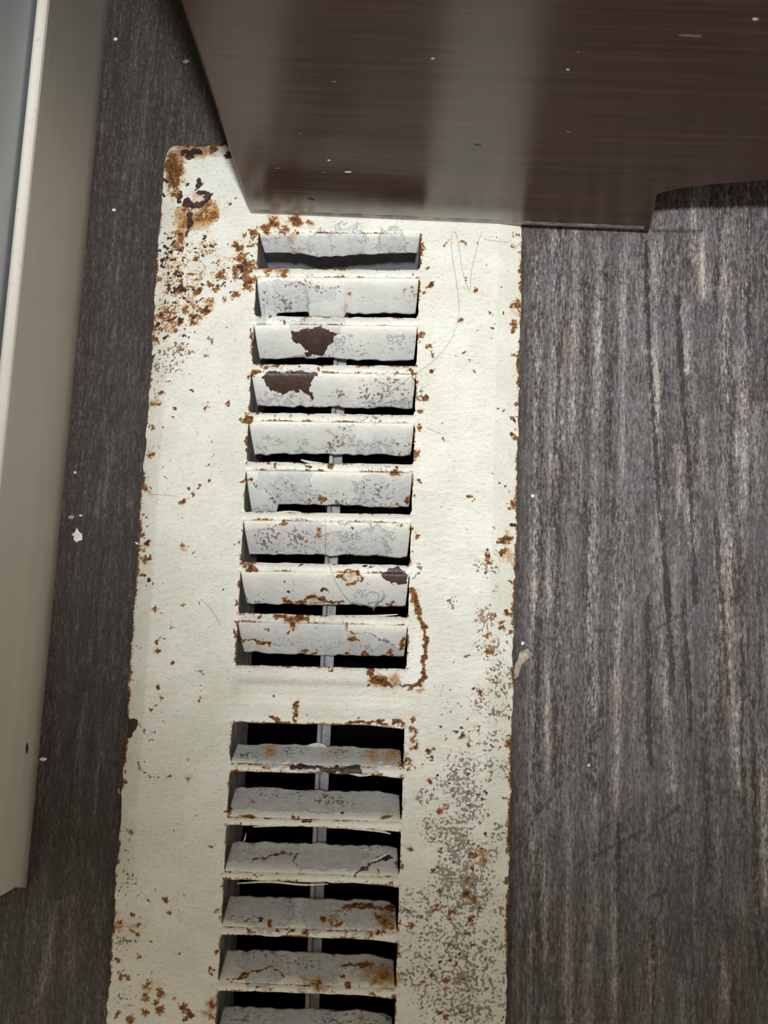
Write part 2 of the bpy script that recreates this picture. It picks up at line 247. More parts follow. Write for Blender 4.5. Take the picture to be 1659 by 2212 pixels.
mark(G8, 'grime', '60 1360 60 .5; 380 1560 30 .3; 40 1720 70 .5; 60 2050 60 .4')
# right flange
mark(E1, 'rust', '270 250 16; 255 280 12; 400 260 20 .66; 430 280 12; 545 265 13; 680 215 16; 720 220 9; 525 690 24 .85; 390 970 24 .85; 665 885 18; 105 645 20; 80 720 14 .6; 675 1040 14 .65; 700 1035 8; 120 1205 22 .7; 160 1240 10; 350 1265 14; 420 1250 14; 470 1310 16; 350 1325 9; 690 1125 13 .6; 130 1425 22 .9; 490 1415 16; 75 1655 30 .95; 45 1785 34; 740 1740 14; 710 1860 12; 235 1890 18; 30 1930 28 .9; 240 2025 20; 435 590 8; 380 240 8; 545 1050 6; 140 1280 12 .6; 440 600 10; 600 850 8 .5')
mark(E1, 'rust', '900 200 40 .5; 920 350 24; 860 300 40 .45; 915 520 22; 920 640 20; 900 820 50 .7; 930 880 24; 850 840 24 .6; 890 1000 50 .6; 920 960 22; 880 1050 26 .7; 915 1160 18; 870 1270 30 .6; 920 1240 12; 890 1720 34 .75; 860 1840 26; 870 2010 36 .8; 900 1950 16; 910 1380 10; 860 1460 14 .6; 880 720 20 .5; 60 330 30 .6; 50 380 20 .6')
mark(E1, 'bare', '775 890 12; 885 1870 22; 130 1425 10; 105 640 10; 775 665 6; 465 515 5', s=1)
mark(E1, 'stain', '525 700 24 .7; 890 880 60 .6; 880 1040 40 .6; 900 300 40 .4; 260 1330 10 .3; 390 970 24 .5')
mark(E2, 'rust', '510 65 28 .9; 235 170 12; 735 360 18 .7; 505 390 10; 840 460 46 .9; 820 500 34 .9; 900 470 36; 800 600 36 .85; 850 580 46 .6; 680 610 34 .8; 690 680 34 .68; 655 790 18; 735 770 16; 560 700 26 .66; 580 765 14; 780 910 18; 735 960 16 .6; 745 1030 11; 200 910 10; 120 940 9; 310 1050 14; 285 980 9; 740 1185 26; 870 1170 40 .75; 800 1250 30; 810 1310 30 .8; 905 1100 20; 920 1000 16; 905 860 20; 640 1210 70 .45; 700 1400 60 .5; 690 1540 40 .7; 660 1600 16; 490 1590 22 .7; 350 1650 16; 705 1820 20; 610 1920 40 .68; 615 1950 16; 915 120 36 .8; 880 170 22; 890 1370 20; 910 1280 18; 60 1100 10; 730 1200 14; 740 2170 10; 80 2180 9; 910 1780 20 .5; 500 1580 12; 710 1090 10 .6')
mark(E2, 'bare', '920 320 20; 545 705 9; 585 765 9; 655 800 9; 665 560 10; 735 375 8; 710 1820 11; 705 615 10; 745 1030 6; 350 1655 8', s=1)
mark(E2, 'stain', '890 640 70 .7; 660 590 60 .5; 780 930 40 .5; 690 1470 70 .45; 40 1890 40 .7; 880 420 60 .5; 490 1590 30 .5; 600 1880 40 .5; 850 980 60 .3')
mark(E2, 'grime', '640 1210 80 .8; 690 700 90 .6; 620 1280 60 .6; 700 1500 110 .6; 800 1780 130 .6; 650 1990 110 .6; 350 1060 50 .5; 840 1480 70 .4; 780 2050 120 .6', s=.8)
mark(E2, 'fresh', '#800 1390,890 1370,930 1480,930 1700,830 1630,790 1500')
mark(E3, 'rust', '100 175 18 .8; 110 260 30 .6; 70 250 20 .6; 120 345 16; 205 390 20; 315 240 8; 430 280 22 .85; 480 340 26 .7; 540 245 22 .65; 545 210 14; 735 270 16; 735 335 28 .85; 750 370 18; 205 590 22 .75; 275 780 26 .66; 300 745 22 .66; 295 1055 22 .75; 245 1180 18; 60 1040 22 .7; 520 1080 26 .75; 580 1100 40 .62; 470 1250 26 .68; 450 1340 36 .7; 510 1380 34 .62; 255 1430 28 .68; 345 1460 26; 75 1445 18; 160 1490 18; 90 1555 24; 255 1625 16; 480 1500 26; 500 1520 14; 375 1825 26; 230 1885 24 .78; 165 1935 18; 325 1920 26 .7; 270 2130 28 .78; 330 2165 20; 730 1250 26 .7; 735 1270 14; 735 1040 14; 735 150 14; 720 480 20 .5; 740 560 22 .55; 60 500 18 .6; 175 465 10; 5 1160 20; 65 1310 12; 75 1685 12; 140 1330 12; 10 1530 20; 740 1740 24 .5; 735 1940 14; 20 190 14; 560 10 14; 460 1600 16; 350 1670 20; 290 1320 14; 535 2090 30 .5; 735 2110 16; 710 690 12; 590 940 10 .6; 630 1350 40 .3', s=.76)
mark(E3, 'bare', '590 940 13; 440 285 9; 125 348 9; 230 1180 8; 650 1570 9; 600 820 6; 600 963 8', s=1)
mark(E3, 'grime', '420 480 90 .7; 380 610 100 .9; 460 680 90 .9; 480 780 90 .8; 400 900 90; 400 1030 100; 440 1150 110; 480 1250 110; 450 1330 120; 330 1240 90; 520 1380 90; 400 1430 120 .7; 470 1580 110 .8; 420 1680 110 .9; 480 1800 110 .8; 420 1900 110 .8; 460 2020 120 .9; 480 2120 120 .9; 240 900 80 .6; 190 690 60 .6; 560 1100 70; 650 1000 60 .6; 250 1600 120 .6; 150 1800 150 .6; 300 2050 140 .7; 640 500 90 .5; 690 1450 80 .5; 600 1700 120 .5; 650 1950 130 .5; 600 300 110 .5; 700 900 60 .5; 150 1480 150 .5', s=1)
mark(E3, 'stain', '560 1100 80 .5; 740 340 40 .6; 380 1820 60 .4; 290 770 40 .4; 205 390 30 .5; 100 330 60 .4; 60 1030 40 .5; 250 1600 200 .25; 205 590 26 .5')

# ------------------------------------------------------------------ node helpers
def new_mat(name, rough=.5, spec=.5):
    m = bpy.data.materials.new(name); m.use_nodes = True
    nt = m.node_tree; b = nt.nodes['Principled BSDF']
    b.inputs['Roughness'].default_value = rough; b.inputs['Specular IOR Level'].default_value = spec
    return m, nt, b
class N:
    def __init__(s, nt):
        s.nt = nt; s.tc = nt.nodes.new('ShaderNodeTexCoord').outputs['Object']
    def add(s, t): return s.nt.nodes.new(t)
    def put(s, sock, v):
        if isinstance(v, bpy.types.NodeSocket): s.nt.links.new(v, sock)
        elif isinstance(v, (tuple, list)): sock.default_value = tuple(v) + ((1,) if len(v) == 3 and sock.type == 'RGBA' else ())
        else: sock.default_value = v
    def noise(s, scale, detail=4, rough=.6, stretch=(1, 1, 1), dist=0, loc=(0, 0, 0)):
        mp = s.add('ShaderNodeMapping'); s.put(mp.inputs['Vector'], s.tc)
        mp.inputs['Scale'].default_value = stretch; mp.inputs['Location'].default_value = loc
        n = s.add('ShaderNodeTexNoise'); s.put(n.inputs['Vector'], mp.outputs[0])
        n.inputs['Scale'].default_value = scale; n.inputs['Detail'].default_value = detail
        n.inputs['Roughness'].default_value = rough; n.inputs['Distortion'].default_value = dist
        return n.outputs['Fac']
    def vor(s, scale, feature='F1', stretch=(1, 1, 1), rand=1):
        mp = s.add('ShaderNodeMapping'); s.put(mp.inputs['Vector'], s.tc); mp.inputs['Scale'].default_value = stretch
        n = s.add('ShaderNodeTexVoronoi'); n.feature = feature; s.put(n.inputs['Vector'], mp.outputs[0])
        n.inputs['Scale'].default_value = scale; n.inputs['Randomness'].default_value = rand
        return n.outputs['Distance']
    def math(s, op, a, b=0., c=None, clamp=False):
        n = s.add('ShaderNodeMath'); n.operation = op; n.use_clamp = clamp
        s.put(n.inputs[0], a); s.put(n.inputs[1], b)
        if c is not None: s.put(n.inputs[2], c)
        return n.outputs[0]
    def step(s, v, lo, hi):
        n = s.add('ShaderNodeMapRange'); n.interpolation_type = 'SMOOTHSTEP'
        s.put(n.inputs['Value'], v); n.inputs['From Min'].default_value = lo; n.inputs['From Max'].default_value = hi
        return n.outputs[0]
    def mix(s, f, a, b, mode='MIX'):
        n = s.add('ShaderNodeMix'); n.data_type = 'RGBA'; n.blend_type = mode
        s.put(n.inputs[0], f); s.put(n.inputs[6], a); s.put(n.inputs[7], b)
        return n.outputs[2]
    def attr(s, name):
        a = s.add('ShaderNodeAttribute'); a.attribute_name = name
        sp = s.add('ShaderNodeSeparateColor'); s.put(sp.inputs[0], a.outputs['Color'])
        return sp.outputs[0], sp.outputs[1], sp.outputs[2], a.outputs['Alpha']
    def bump(s, h, dist, strength=1.0):
        b = s.add('ShaderNodeBump'); s.put(b.inputs['Height'], h)
        b.inputs['Distance'].default_value = dist; b.inputs['Strength'].default_value = strength
        return b.outputs[0]

def painted_steel():
    m, nt, b = new_mat('rusty_cream_painted_steel', .42, .45); n = N(nt)
    rust, bare, stain, grime = n.attr('wear'); peel, crack, fresh, dull = n.attr('layers')
    fine = n.noise(1500, 5, .65); mid = n.noise(560, 5, .7, loc=(3, 1, 2)); big = n.noise(90, 4, .6, loc=(9, 2, 4))
    tiny = n.noise(2600, 3, .6, loc=(5, 5, 1))
    c = n.mix(n.step(big, .35, .68), (.74, .73, .63), (.83, .82, .74))
    c = n.mix(n.math('MULTIPLY', n.step(n.noise(1100, 4, .7, (1, 2.6, 1), loc=(7, 7, 7)), .53, .70), .58), c, (.36, .33, .27))   # light dirt mottling
    c = n.mix(n.math('MULTIPLY', dull, .72), c, n.mix(n.step(big, .35, .68), (.57, .575, .57), (.64, .645, .64)))   # greyer tone on the blades, growing past the bend
    # fresh and under coats
    c = n.mix(n.step(n.math('ADD', fresh, n.math('MULTIPLY', n.math('SUBTRACT', mid, .5), .5)), .45, .52), c, (.87, .86, .80))
    pk = n.step(n.math('ADD', peel, n.math('MULTIPLY', n.math('SUBTRACT', mid, .5), .9)), .46, .54)
    c = n.mix(n.math('MULTIPLY', pk, .85), c, n.mix(n.step(mid, .38, .62), (.49, .495, .498), (.60, .605, .605)))
    # dark crazing
    cr = n.math('MULTIPLY', n.math('SUBTRACT', .10, n.math('ABSOLUTE', n.math('SUBTRACT', n.noise(620, 2, .6, dist=1.0), .5))), 1.6)
    gd = n.math('ADD', n.math('MULTIPLY', grime, .23), n.math('ADD', n.math('MULTIPLY', n.math('SUBTRACT', n.noise(330, 3, .6, loc=(2, 8, 1)), .5), n.math('MULTIPLY', n.step(grime, .02, .3), .55)), n.math('MULTIPLY', cr, .5)))
    gv = n.step(n.math('ADD', gd, n.noise(1250, 2, .5, loc=(3, 9, 5))), .67, .745)
    gv = n.math('MULTIPLY', gv, n.step(grime, .06, .30))
    c = n.mix(n.math('MULTIPLY', gv, .85), c, n.mix(n.step(tiny, .4, .6), (.070, .040, .020), (.17, .10, .045)))
    c = n.mix(n.math('MULTIPLY', grime, n.math('MULTIPLY', n.step(mid, .35, .70), .50)), c, (.50, .44, .33))
    # orange bleed
    sv = n.math('MULTIPLY', n.step(n.math('ADD', stain, n.math('ADD', n.math('MULTIPLY', n.math('SUBTRACT', mid, .5), 1.5), n.math('MULTIPLY', n.math('SUBTRACT', fine, .5), 1.1))), .24, .86), .92)
    c = n.mix(sv, c, n.mix(n.step(fine, .36, .60), (.27, .095, .017), (.64, .36, .10)))
    # rust speckle with halo and pitted core
    rv = n.math('ADD', rust, n.math('ADD', n.math('MULTIPLY', n.math('SUBTRACT', fine, .5), 1.25), n.math('MULTIPLY', n.math('SUBTRACT', mid, .5), 1.0)))
    c = n.mix(n.math('MULTIPLY', n.step(rv, .30, .54), .85), c, (.66, .37, .14))
    c = n.mix(n.step(rv, .48, .60), c, n.mix(n.step(tiny, .36, .62), (.125, .045, .014), (.36, .14, .030)))
    c = n.mix(n.step(rv, .66, .86), c, n.mix(n.step(tiny, .40, .62), (.036, .017, .011), (.11, .042, .015)))
    # stray pin-holes everywhere
    pin = n.step(n.vor(420, rand=1), .085, .055)
    pin = n.math('MULTIPLY', pin, n.step(n.noise(160, 2, .5, loc=(4, 4, 4)), .52, .60))
    c = n.mix(n.math('MULTIPLY', pin, .75), c, (.14, .09, .05))
    # primer showing
    bv = n.step(n.math('ADD', bare, n.math('ADD', n.math('MULTIPLY', n.math('SUBTRACT', mid, .5), .35), n.math('MULTIPLY', n.math('SUBTRACT', fine, .5), .5))), .46, .53)
    c = n.mix(bv, c, n.mix(n.step(fine, .45, .75), (.052, .025, .020), (.095, .058, .050)))
    cv = n.step(n.math('ADD', crack, n.math('MULTIPLY', n.math('SUBTRACT', fine, .5), .7)), .45, .60)
    c = n.mix(n.math('MULTIPLY', cv, .85), c, (.075, .055, .042))
    n.put(b.inputs['Base Color'], c)
    rr = n.math('ADD', .40, n.math('MULTIPLY', n.step(rv, .45, .6), .45)); n.put(b.inputs['Roughness'], rr)
    h = n.math('ADD', n.math('MULTIPLY', fine, .10), n.math('MULTIPLY', n.noise(420, 3, .55, (1, 2, 1), loc=(1, 6, 6)), .42))
    h = n.math('ADD', h, n.math('MULTIPLY', n.math('ADD', n.step(rv, .45, .60), n.math('MULTIPLY', bv, 1.0)), -.42))
    h = n.math('ADD', h, n.math('MULTIPLY', pk, -.40)); h = n.math('ADD', h, n.math('MULTIPLY', gv, -.3))
    h = n.math('ADD', h, n.math('MULTIPLY', n.math('MULTIPLY', stain, fine), .5))
    n.put(b.inputs['Normal'], n.bump(h, .00045, .9))
    return m

def wood_floor():
    m, nt, b = new_mat('weathered_dark_wood_grain', .5, .45); n = N(nt)
    light, dark, grime, scr = n.attr('grain')
    g1 = n.noise(1, 6, .62, (950, 95, 300), dist=.4); g2 = n.noise(1, 4, .6, (260, 16, 100), loc=(3, 3, 0)); fine = n.noise(1800, 3, .65, (1, .55, 1))
    pore = n.noise(1, 3, .55, (2300, 520, 500), loc=(8, 1, 0)); blot = n.noise(70, 4, .6)
    fleck = n.noise(1, 3, .6, (2100, 420, 500), loc=(2, 7, 3)); dotn = n.noise(2400, 2, .6, loc=(6, 1, 9))
    c = n.mix(n.step(blot, .35, .7), (.060, .050, .049), (.088, .080, .081))
    nz = n.math('ADD', n.math('MULTIPLY', n.math('SUBTRACT', g1, .5), 1.9), n.math('ADD', n.math('MULTIPLY', n.math('SUBTRACT', fine, .5), 1.9), n.math('MULTIPLY', n.math('SUBTRACT', fleck, .5), 2.2)))
    lv = n.math('ADD', n.math('ADD', n.math('MULTIPLY', light, .78), nz), n.math('MULTIPLY', n.math('SUBTRACT', g2, .5), 1.2))
    c = n.mix(n.math('MULTIPLY', n.step(lv, -.30, .95), .74), c, n.mix(n.step(blot, .4, .6), (.30, .255, .225), (.27, .25, .25)))
    c = n.mix(n.math('MULTIPLY', n.step(lv, .60, 1.35), .75), c, (.56, .49, .42))
    dv = n.math('ADD', n.math('MULTIPLY', dark, .95), n.math('MULTIPLY', nz, -.55))
    c = n.mix(n.math('MULTIPLY', n.step(dv, .08, .95), .88), c, (.020, .016, .017))
    c = n.mix(n.math('MULTIPLY', n.step(pore, .60, .68), .75), c, (.014, .011, .011))
    c = n.mix(n.math('MULTIPLY', n.step(dotn, .66, .72), .75), c, (.012, .010, .010))
    gv = n.math('ADD', n.math('MULTIPLY', fine, .35), n.math('ADD', n.math('MULTIPLY', g1, .45), n.math('MULTIPLY', fleck, .35)))
    c = n.mix(n.math('MULTIPLY', grime, .90), c, n.mix(n.step(gv, .56, .84), (.031, .0225, .0170), (.165, .133, .105)))
    c = n.mix(n.math('MULTIPLY', n.step(n.math('ADD', scr, n.math('SUBTRACT', fine, .5)), .35, .6), .6), c, (.015, .013, .012))
    n.put(b.inputs['Base Color'], c)
    n.put(b.inputs['Roughness'], n.math('ADD', .40, n.math('MULTIPLY', fine, .25)))
    h = n.math('ADD', n.math('MULTIPLY', g1, .5), n.math('MULTIPLY', pore, -.25)); h = n.math('ADD', h, n.math('MULTIPLY', fine, .22))
    h = n.math('ADD', h, n.math('MULTIPLY', n.step(dv, .1, .9), -.35))
    n.put(b.inputs['Normal'], n.bump(h, .0004, .9))
    return m

def dark_veneer(lightened=False):
    m, nt, b = new_mat('painted_reflection_brown_veneer' if lightened else 'dark_brown_satin_veneer', .16, .31); n = N(nt)
    wear, _, _, _ = n.attr('edge')
    g = n.noise(1, 5, .6, (9, 9, 420), dist=.3); g2 = n.noise(1, 3, .6, (24, 24, 1500))
    c = n.mix(n.step(n.math('ADD', n.math('MULTIPLY', g, .6), n.math('MULTIPLY', g2, .4)), .35, .68), (.029, .0118, .0066), (.066, .0300, .0180))
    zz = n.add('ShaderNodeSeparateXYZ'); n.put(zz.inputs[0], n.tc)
    plate_refl = n.math('MULTIPLY', n.math('MULTIPLY', n.step(zz.outputs[2], .0135, .0002), n.step(zz.outputs[0], .075, .064)), n.math('ADD', .45, n.math('MULTIPLY', n.noise(120, 4, .6), .5)))  # faceplate's reflection along the foot's lower edge, painted into the veneer colour
    c = n.mix(n.math('MULTIPLY', plate_refl, 1.0 if lightened else 0.), c, (.40, .38, .35))
    wv = n.step(n.math('ADD', wear, n.math('MULTIPLY', n.math('SUBTRACT', n.noise(300, 4, .6), .5), .5)), .4, .75)
    c = n.mix(n.math('MULTIPLY', wv, .75), c, (.27, .25, .22))
    n.put(b.inputs['Base Color'], c)
    n.put(b.inputs['Roughness'], n.math('ADD', n.math('MULTIPLY', g2, .10), n.math('ADD', .18, n.math('MULTIPLY', wv, .25))))
    n.put(b.inputs['Normal'], n.bump(n.math('ADD', n.math('MULTIPLY', g2, .5), g), .00012, .25))
    return m

def wall_paint(name, col, dirt=.3, rough=.45, spots=False, base_dirt=False):
    m, nt, b = new_mat(name, rough, .4); n = N(nt)
    a = n.noise(28, 3, .55); s = n.noise(1, 4, .6, (70, 5, 70), loc=(1, 2, 3)); f = n.noise(700, 4, .7)
    c = n.mix(n.math('MULTIPLY', n.step(a, .35, .7), dirt), col, tuple(v * .78 for v in col))
    c = n.mix(n.math('MULTIPLY', n.step(s, .52, .7), dirt * .8), c, tuple(min(1, v * 1.25) for v in col))
    if base_dirt:
        zz = n.add('ShaderNodeSeparateXYZ'); n.put(zz.inputs[0], n.tc)
        c = n.mix(n.math('MULTIPLY', n.step(n.math('ADD', zz.outputs[2], n.math('MULTIPLY', n.noise(90, 3, .6), .006)), .012, .001), .65), c, (.17, .115, .07))
    if spots:
        c = n.mix(n.math('MULTIPLY', n.step(f, .60, .72), .55), c, (.25, .20, .15))
    n.put(b.inputs['Base Color'], c)
    n.put(b.inputs['Normal'], n.bump(n.noise(160, 3, .5, (1, .25, 1)), .0003, .35))
    return m
def plain(name, col, rough=.5, metal=0., vary=.25, scale=500, spec=.5):
    m, nt, b = new_mat(name, rough, spec); n = N(nt)
    b.inputs['Metallic'].default_value = metal
    v = n.noise(scale, 4, .6)
    n.put(b.inputs['Base Color'], n.mix(n.step(v, .35, .68), tuple(x * (1 - vary) for x in col), tuple(min(1, x * (1 + vary)) for x in col)))
    n.put(b.inputs['Normal'], n.bump(v, .0002, .4))
    return m
M_STEEL = painted_steel(); M_FLOOR = wood_floor(); M_VEN = dark_veneer(); M_VEN_REFL = dark_veneer(True)
M_BASE = wall_paint('grey_baseboard_enamel', (.58, .54, .47), base_dirt=True); M_EDGE = wall_paint('chipped_cream_edge_paint', (.86, .80, .70), .4, .5, True)
M_WALL = wall_paint('pale_blue_grey_wall_paint', (.60, .63, .68))
M_TRIM = wall_paint('flaking_cream_trim_paint', (.55, .52, .42), .6, .6, True)
M_DUCT = plain('darkness_black_duct', (.006, .006, .006), .9, 0, .4, 60, .1)  # darkness inside the shaft, painted in as near-black
M_COLLAR = plain('dusty_grey_collar_steel', (.34, .33, .315), .6, 0, .35, 180)
M_ROD = plain('galvanised_rod', (.36, .36, .365), .5, 0.0, .3, 300)
M_CHIPW = plain('white_paint_chip', (.85, .82, .76), .6, 0, .12, 900)
M_CHIPB = plain('beige_paint_flake', (.40, .35, .28), .7, 0, .3, 700)
M_CURL = plain('cream_paint_curl', (.62, .59, .51), .6, 0, .2, 900)
M_SPK = plain('dull_speck', (.17, .14, .12), .6, 0, .2, 900)
M_CHIPP = plain('pinkish_grit', (.42, .33, .29), .7, 0, .2, 900)
M_CHIPG = plain('green_grit', (.30, .34, .17), .7, 0, .2, 900)
M_CHIPK = plain('black_grit', (.01, .01, .012), .6, 0, .2, 900)
M_HAIR = plain('brown_hair', (.05, .035, .025), .4, 0, .2, 900)
M_LINT = plain('grey_lint', (.20, .20, .20), .8, 0, .2, 900)

# ------------------------------------------------------------------ register layout
XL, XR = .02620, .06864          # slot ends
EL, ER = at(286, 1400, .0008)[0], at(1109, 1400, .0008)[0]
YT = .0714; YRIB = -.0754; YB = 2 * YRIB - YT
P_ = .013066
UP = []                          # (hole_top, hole_bottom), louvre hangs from the top edge
for k in range(9):
    bot = .0355 - P_ * k
    top = .0455 if k == 0 else .0355 - P_ * (k - 1) - .0022
    UP.append((top, bot))
LOW = []                         # louvre rises towards the bottom edge
for k in range(9):
    top = -.0831 if k == 0 else -.0952 - P_ * (k - 1)
    nxt = -.0952 - P_ * k
    bot = nxt + .0019
    LOW.append((top, bot))
HOLES = UP + LOW
FX0, FX1, FY0, FY1 = XL - .004, XR + .004, LOW[-1][1] - .004, UP[0][0] + .004   # opening cut in the floor

# ------------------------------------------------------------------ the setting
def grain_marks():
    L, Dk, S = [], [], []
    def ln(dst, text, w):
        for it in text.split(';'):
            pts = [tuple(map(float, q.split())) for q in it.split('>')]
            dst.append((np.array([at(u, v, 0)[:2] for u, v in pts]), w))
    ln(L, '1160 560 > 1158 1000 > 1150 1500 > 1145 2212; 1196 500 > 1190 1000 > 1180 1500 > 1174 2212; 1243 500 > 1237 900 > 1230 1300 > 1228 1700 > 1224 2212', .0010)
    ln(L, '1294 520 > 1290 800 > 1283 1000 > 1275 1300 > 1280 1600 > 1270 2212; 1348 540 > 1345 1000 > 1335 1400 > 1328 1800 > 1324 2212', .0011)
    ln(L, '1412 520 > 1416 900 > 1420 1150 > 1432 1420 > 1450 1700; 1566 560 > 1568 800 > 1570 1200 > 1580 1500; 1600 760 > 1606 900 > 1604 1100; 1640 880 > 1640 1100', .0013)
    ln(L, '1282 1640 > 1288 1990; 1330 1740 > 1326 2000; 1397 1670 > 1404 2000 > 1402 2212; 1545 1130 > 1560 1350 > 1583 1530 > 1594 1700; 1590 1500 > 1592 1660; 1606 1920 > 1600 2080; 1566 2040 > 1566 2212; 1650 1600 > 1652 1950; 1490 1100 > 1500 1180; 1470 2120 > 1470 2212', .0010)
    ln(L, '1480 650 > 1484 800; 1495 430 > 1500 560; 1515 500 > 1520 640; 1520 900 > 1526 1060; 1463 960 > 1468 1080; 1575 430 > 1565 560; 1590 930 > 1590 1000; 190 20 > 160 640; 300 40 > 270 380; 320 160 > 290 420; 240 930 > 225 1080; 265 900 > 250 1150; 180 1500 > 150 1900; 120 1950 > 80 2212; 160 2000 > 150 2212; 215 1560 > 200 1780; 60 2000 > 20 2212', .0010)
    ln(Dk, '1396 520 > 1400 690 > 1406 830 > 1425 1100 > 1440 1250 > 1450 1420 > 1450 1500; 1462 636 > 1474 804 > 1494 1100 > 1502 1300; 1545 1120 > 1558 1280 > 1574 1500; 1477 1300 > 1492 1580; 1400 1290 > 1403 1620 > 1410 1650', .00045)
    ln(Dk, '1577 400 > 1577 700 > 1577 950 > 1584 1150 > 1580 1300; 1620 400 > 1617 640 > 1612 900; 1656 480 > 1658 900; 1322 1080 > 1334 1250 > 1322 1450; 1266 1080 > 1270 1350 > 1282 1700; 1160 560 > 1165 1100 > 1158 1500 > 1155 2212; 1210 480 > 1204 1100 > 1200 1700; 1388 500 > 1388 640; 1265 600 > 1262 900; 1320 700 > 1315 1000', .0011)
    ln(Dk, '1488 480 > 1488 560; 1500 500 > 1503 570; 1462 430 > 1464 570; 1430 560 > 1436 1060; 1545 560 > 1548 700; 1335 1760 > 1340 2100; 1410 1980 > 1408 2212; 1520 1500 > 1530 1900; 1600 1100 > 1605 1800; 1625 1500 > 1640 2100', .0006)
    ln(S, '1240 1878 > 1260 1860; 1282 1852 > 1330 1824; 1340 1820 > 1398 1790; 1425 1775 > 1470 1740; 1155 1760 > 1190 1726; 1280 1365 > 1310 1358; 1420 1355 > 1440 1348; 1455 1335 > 1478 1325; 1410 496 > 1515 498; 1290 640 > 1310 648; 1400 1940 > 1440 1925', .0004)
    return L, Dk, S
BBP = [at(235, 0, 0), at(57, 1918, 0)]
def bbx(y):                       # face of the baseboard at y
    a, b = BBP
    return a[0] + (b[0] - a[0]) * (y - a[1]) / (b[1] - a[1])
def near_lines(X, Y, lines):
    f = np.zeros(len(X)); o = np.argsort(Y); Ys = Y[o]
    for pts, w in lines:
        a, b = np.searchsorted(Ys, [pts[:, 1].min() - 5 * w, pts[:, 1].max() + 5 * w])
        idx = o[a:b]; idx = idx[(X[idx] > pts[:, 0].min() - 5 * w) & (X[idx] < pts[:, 0].max() + 5 * w)]
        if not len(idx): continue
        x, y = X[idx], Y[idx]; d2 = np.full(len(x), 1e9)
        for (ax, ay), (bx, by) in zip(pts[:-1], pts[1:]):
            L2 = (bx - ax) ** 2 + (by - ay) ** 2 + 1e-12
            t = np.clip(((x - ax) * (bx - ax) + (y - ay) * (by - ay)) / L2, 0, 1)
            d2 = np.minimum(d2, (x - ax - t * (bx - ax)) ** 2 + (y - ay - t * (by - ay)) ** 2)
        f[idx] = np.maximum(f[idx], np.exp(-.69 * d2 / (w * w)))
    return f
